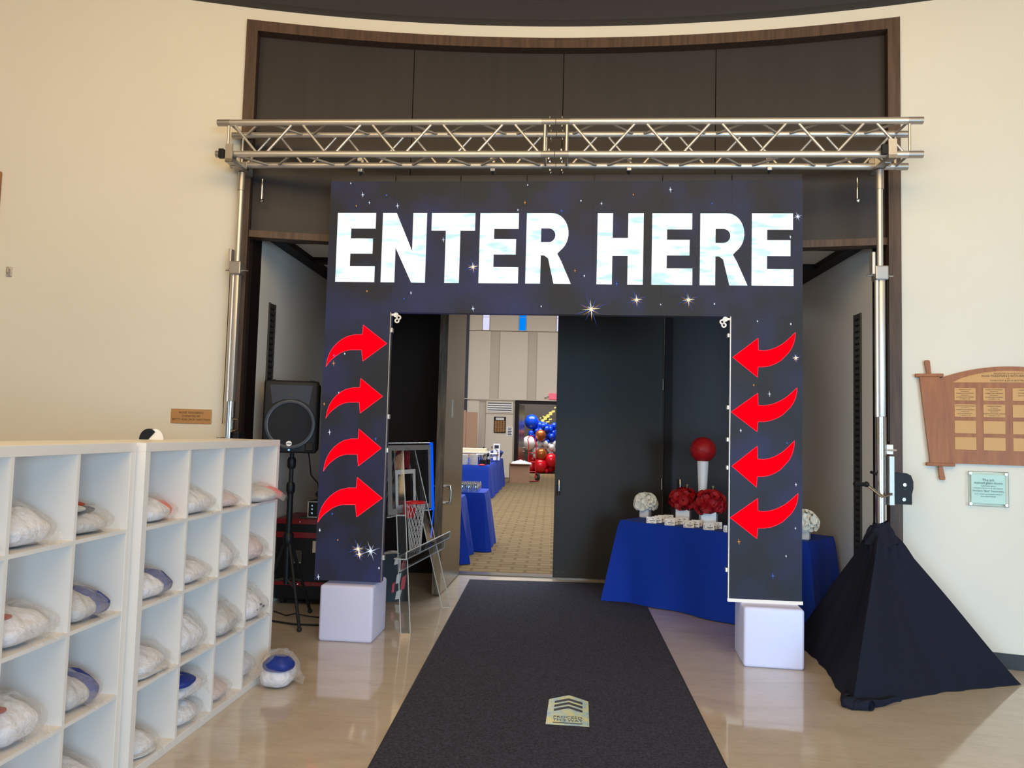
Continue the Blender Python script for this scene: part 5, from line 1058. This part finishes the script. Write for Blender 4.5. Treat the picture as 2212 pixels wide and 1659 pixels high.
for i, (u, v) in enumerate(((-1.75, 13.2), (-1.60, 14.0))):
    t = thing('chafing_dish', ('steel chafing dish nearer the plate stacks', 'steel chafing dish nearer the blue bowl')[i], 'chafing dish', HG(u, v, 0.7505), RB)
    obj('water_pan', MB().rbox(-0.16, 0.16, -0.26, 0.26, 0.14, 0.22, 0.012), M['chrome'], t); obj('dome_lid', MB().grid(lambda a, b: (0.16 * math.cos(PI * a), -0.26 + 0.52 * b, 0.22 + 0.13 * math.sin(PI * a)), 14, 3), M['chrome'], t, True)
    for x in (-0.14, 0.14):
        for y in (-0.24, 0.24): obj('leg', MB().tube((x, y, 0), (x, y, 0.14), 0.010, 8), M['blackm'], t)
    obj('lid_handle', MB().path([(0, -0.06, 0.35), (0, -0.06, 0.39), (0, 0.06, 0.39), (0, 0.06, 0.35)], 0.008, 6), M['black'], t)
for i, (u, v) in enumerate(((-1.62, 12.75), (-1.55, 15.0))):
    t = thing('sign_card', ('white standing menu card beside the cream tray', 'white standing menu card near the far end of the buffet')[i], 'sign', HG(u, v, 0.7505), RB); obj('card', MB().box(-0.09, 0.09, -0.004, 0.0, 0.0, 0.30 + 0.15 * i), M['card'], t); obj('foot', MB().box(-0.09, 0.09, -0.03, 0.05, 0.0, 0.006), M['acrylic'], t)
    obj('printed_block', MB().box(-0.06, 0.06, -0.006, -0.004, 0.17 + .15 * i, 0.26 + 0.15 * i), M['dark'], t)
t = thing('blue_bowl', 'blue glass bowl at the far end of the buffet', 'bowl', HG(-1.60, 15.8, 0.7505)); obj('bowl', MB().lathe([(0.08, 0), (0.09, 0.01), (0.20, 0.20), (0.195, 0.20), (0.09, 0.02)], 24), mat('blue_glass', (44, 74, 140), 0.15), t, True); obj('crumpled_wrap', pillow(0.36, 0.36, 0.12, 72, 0.4).xf(Matrix.Translation((0, 0, 0.14))), M['navy'], t, True)
# divider, vent, boards on the far wall
t = thing('tan_divider', 'tan folding partition standing at the far left of the hall', 'partition', HG(-3.0, 18.6, 0), RB)
for x0, x1, z in ((-0.55, 0.16, 2.20), (0.165, 0.53, 2.14)): obj('partition_panel', MB().box(x0, x1, 0.0 if x0 < 0 else 0.03, 0.04 if x0 < 0 else 0.07, 0.0, z), M['tan'], t)
t = thing('air_grille', 'white air conditioning grille above the award board', 'grille', HG(-1.82, HF - 0.002, 2.14), RB)
obj('grille_frame', MB().box(-0.46, 0.46, -0.03, 0.0, 0.0, 0.40), M['hallwall'], t); obj('dark_slot', MB().box(-0.40, 0.40, -0.034, -0.03, 0.05, 0.36), M['print'], t)
for i in range(4): obj('vane', MB().box(-0.40, 0.40, -0.05, -0.034, 0.055 + i * 0.075, 0.095 + i * 0.075), M['white_lam'], t)
t = thing('award_board', 'dark wooden award board with rows of small gold plates', 'board', HG(-1.80, HF - 0.002, 1.49), RB)
obj('board', MB().box(-0.20, 0.20, -0.025, 0.0, 0.0, 0.54), M['jamb'], t); obj('header_plate', MB().box(-0.14, 0.14, -0.028, -0.025, 0.43, 0.51), M['paper'], t)
pm_ = MB().box(0, 0.072, -0.028, -0.025, 0, 0.022).mesh('name_plate', M['brass'])
for i in range(4):
    for j in range(11): put('name_plate', pm_, t, (-0.17 + i * 0.088, 0, 0.03 + j * 0.035))
t = thing('paper_notice', 'white paper notice beside the far doorway', 'notice', HG(-1.46, HF - 0.002, 1.39), RB); obj('sheet', MB().box(-0.10, 0.10, -0.006, 0.0, 0.0, 0.31), M['card'], t)
for i in range(5): obj('printed_block', MB().box(-0.07, 0.07 - 0.02 * (i % 2), -0.008, -0.006, 0.03 + i * 0.055, 0.065 + i * 0.055), M['print'], t)
t = thing('exit_sign', 'small glowing pink-red sign above the far doorway', 'sign', HG(0.02, HF - 0.06, 2.66), RB); obj('sign_face', MB().rbox(-0.19, 0.19, -0.03, 0.03, 0, 0.20, 0.006), M['exit'], t); obj('emergency_lamp', MB().ball((-0.30, -0.02, 0.08), 0.05, 12, 8, (1, 0.7, 0.6)), M['paper'], t); obj('arm', MB().tube((-0.30, 0, 0.08), (-0.18, 0, 0.08), 0.012, 6), M['print'], t)
obj('wall_mount', MB().box(-0.05, 0.05, 0.03, 0.058, 0.05, 0.15), M['print'], t)
# carton and hand truck
t = thing('cardboard_box', 'open brown cardboard carton at the end of the buffet', 'box', HG(-1.0, 17.2, 0), RB + 0.1)
for nm, bx in (('carton_side', (-0.30, 0.30, -0.22, -0.21, 0, 0.58)), ('carton_side', (-0.30, 0.30, 0.21, 0.22, 0, 0.58)), ('carton_side', (-0.30, -0.29, -0.21, 0.21, 0, 0.58)), ('carton_side', (0.29, 0.30, -0.21, 0.21, 0, 0.58)), ('carton_bottom', (-0.29, 0.29, -0.21, 0.21, 0, 0.01))): obj(nm, MB().box(*bx), M['kraft'], t)
fl = obj('flap', MB().box(-0.30, 0.30, -0.30, -0.22, 0.565, 0.575), M['kraft'], t); obj('packing_paper', pillow(0.62, 0.40, 0.14, 75, 0.4).xf(Matrix.Translation((0.06, 0, 0.52))), M['card'], t, True)
t = thing('hand_truck', 'red hand truck with black wheel standing behind the carton', 'hand truck', HG(-0.64, 18.0, 0), RB + 0.5)
for x in (-0.13, 0.13): obj('rail', MB().path([(x, 0, 0.10), (x, 0.0, 1.15), (x * 0.95, 0.10, 1.32)], 0.018, 8), M['red'], t, True)
obj('handle_loop', MB().path([(-0.124, 0.10, 1.32), (-0.05, 0.12, 1.42), (0.06, 0.12, 1.42), (0.124, 0.10, 1.32), (0.16, 0.06, 1.20)], 0.018, 8), M['red'], t, True)
for z in (0.3, 0.6, 0.9): obj('cross_bar', MB().tube((-0.13, 0, z), (0.13, 0, z), 0.012, 8), M['red'], t)
obj('toe_plate', MB().box(-0.16, 0.16, -0.22, 0.0, 0.02, 0.03), M['red'], t)
for x in (-0.20, 0.24):
    w = obj('wheel', MB().lathe([(0.05, -0.03), (0.12, -0.035), (0.13, 0), (0.12, 0.035), (0.05, 0.03)], 24).xf(Matrix.Translation((x, 0.08, 0.13)) @ Matrix.Rotation(PI / 2, 4, 'Y')), M['rubber'], t, True); obj('hub', MB().tube((x - 0.04, 0.08, 0.13), (x + 0.04, 0.08, 0.13), 0.05, 12), M['alu_d'], w)
# balloon wall in the far room
bwall = thing('balloon_wall', 'wall of blue, white and red balloons through the far doorway', 'balloons', HG(0.1, 23.0, 0), RB)
uni = MB().ball((0, 0, 0), 1.0, 18, 12, (1, 1, 1.06)); bms = {k: uni.mesh('balloon', M[k], True) for k in ('bluebal', 'whitebal', 'redbal', 'copper')}
def bal(k, x, y, z, r): o = put('balloon', bms[k], bwall, (x, y, z)); o.scale = (r, r, r)
rb = random.Random(12)
bal('bluebal', -0.92, -0.05, 1.93, .27); bal('bluebal', -0.62, 0.1, 1.74, .22)
for i in range(110): bal('bluebal', -0.95 + 1.6 * rb.random(), rb.uniform(-.25, .2), rb.uniform(1.16, 1.85), rb.uniform(.07, .13))
for i in range(10): bal('bluebal', -0.6 + 1.6 * rb.random(), rb.uniform(.05, .3), rb.uniform(1.3, 1.7), rb.uniform(.16, .22))
for i in range(95): bal('whitebal', -0.85 + 1.5 * rb.random(), rb.uniform(-.25, .2), rb.uniform(.56, 1.14), rb.uniform(.08, .13))
for x, y, z, r in ((-.15, -.3, .50, .25), (-.55, -.35, .22, .27), (.2, -.1, .2, .26), (.5, -.2, .45, .26), (-.85, .0, .5, .2), (-.9, -.1, .2, .2), (.8, -.1, .2, .26), (-.2, 0, .2, .2)): bal('redbal', x, y, max(z, r * 1.06), r)
for i in range(14): bal('redbal', -0.9 + 1.9 * rb.random(), rb.uniform(-.4, .0), rb.uniform(.1, .55), .09)
for x, z, r in ((-.56, 1.42, .21), (-.52, .72, .22)): bal('copper', x, -.34, z, r)
bal('whitebal', -1.0, -.42, 1.13, .25)
t = thing('backboard', 'round-topped white basketball backboard in front of the far balloons', 'backboard', HG(0.55, 22.5, 0), RB)
obj('board', MB().prism([(-0.42, 1.78), (0.42, 1.78)] + [(0.42 * math.cos(a), 1.95 + 0.35 * math.sin(a)) for a in [PI * i / 12 for i in range(13)]], 0, 0.03), M['whitebal'], t); obj('target_square', MB().path([(-0.14, -0.01, 1.82), (-0.14, -0.01, 2.0), (0.14, -0.01, 2.0), (0.14, -0.01, 1.82)], 0.012, 6), M['black'], t)
obj('bottom_rail', MB().box(-0.44, 0.44, -0.03, 0.05, 1.70, 1.78), M['print'], t); obj('post', MB().tube((0, 0.06, 0), (0, 0.06, 1.8), 0.035, 12), M['blackm'], t); obj('base', MB().box(-0.3, 0.3, -0.05, 0.4, 0, 0.1), M['blackm'], t)
t = thing('gold_sign', 'glowing gold lettering sign above the far balloons', 'sign', HG(-0.12, 23.35, 2.0), RB)
for i, (x, z, w, hh) in enumerate(((-.28, .02, .12, .10), (-.16, .07, .12, .14), (-.04, .13, .12, .13), (.08, .20, .12, .13), (.20, .28, .12, .08), (-.34, .16, .05, .05), (.30, .42, .08, .05), (-.10, -.05, .14, .05), (.02, .02, .12, .05), (-.22, .20, .05, .04))): obj('glowing_piece', MB().rbox(x - w / 2, x + w / 2, -0.02, 0.02, z, z + hh, 0.01).xf(Matrix.Rotation(-0.25, 4, 'Y')), M['gold'], t)
obj('support_rod', MB().tube((-0.1, 0.03, -1.98), (-0.1, 0.03, 0.2), 0.015, 8), M['blackm'], t)
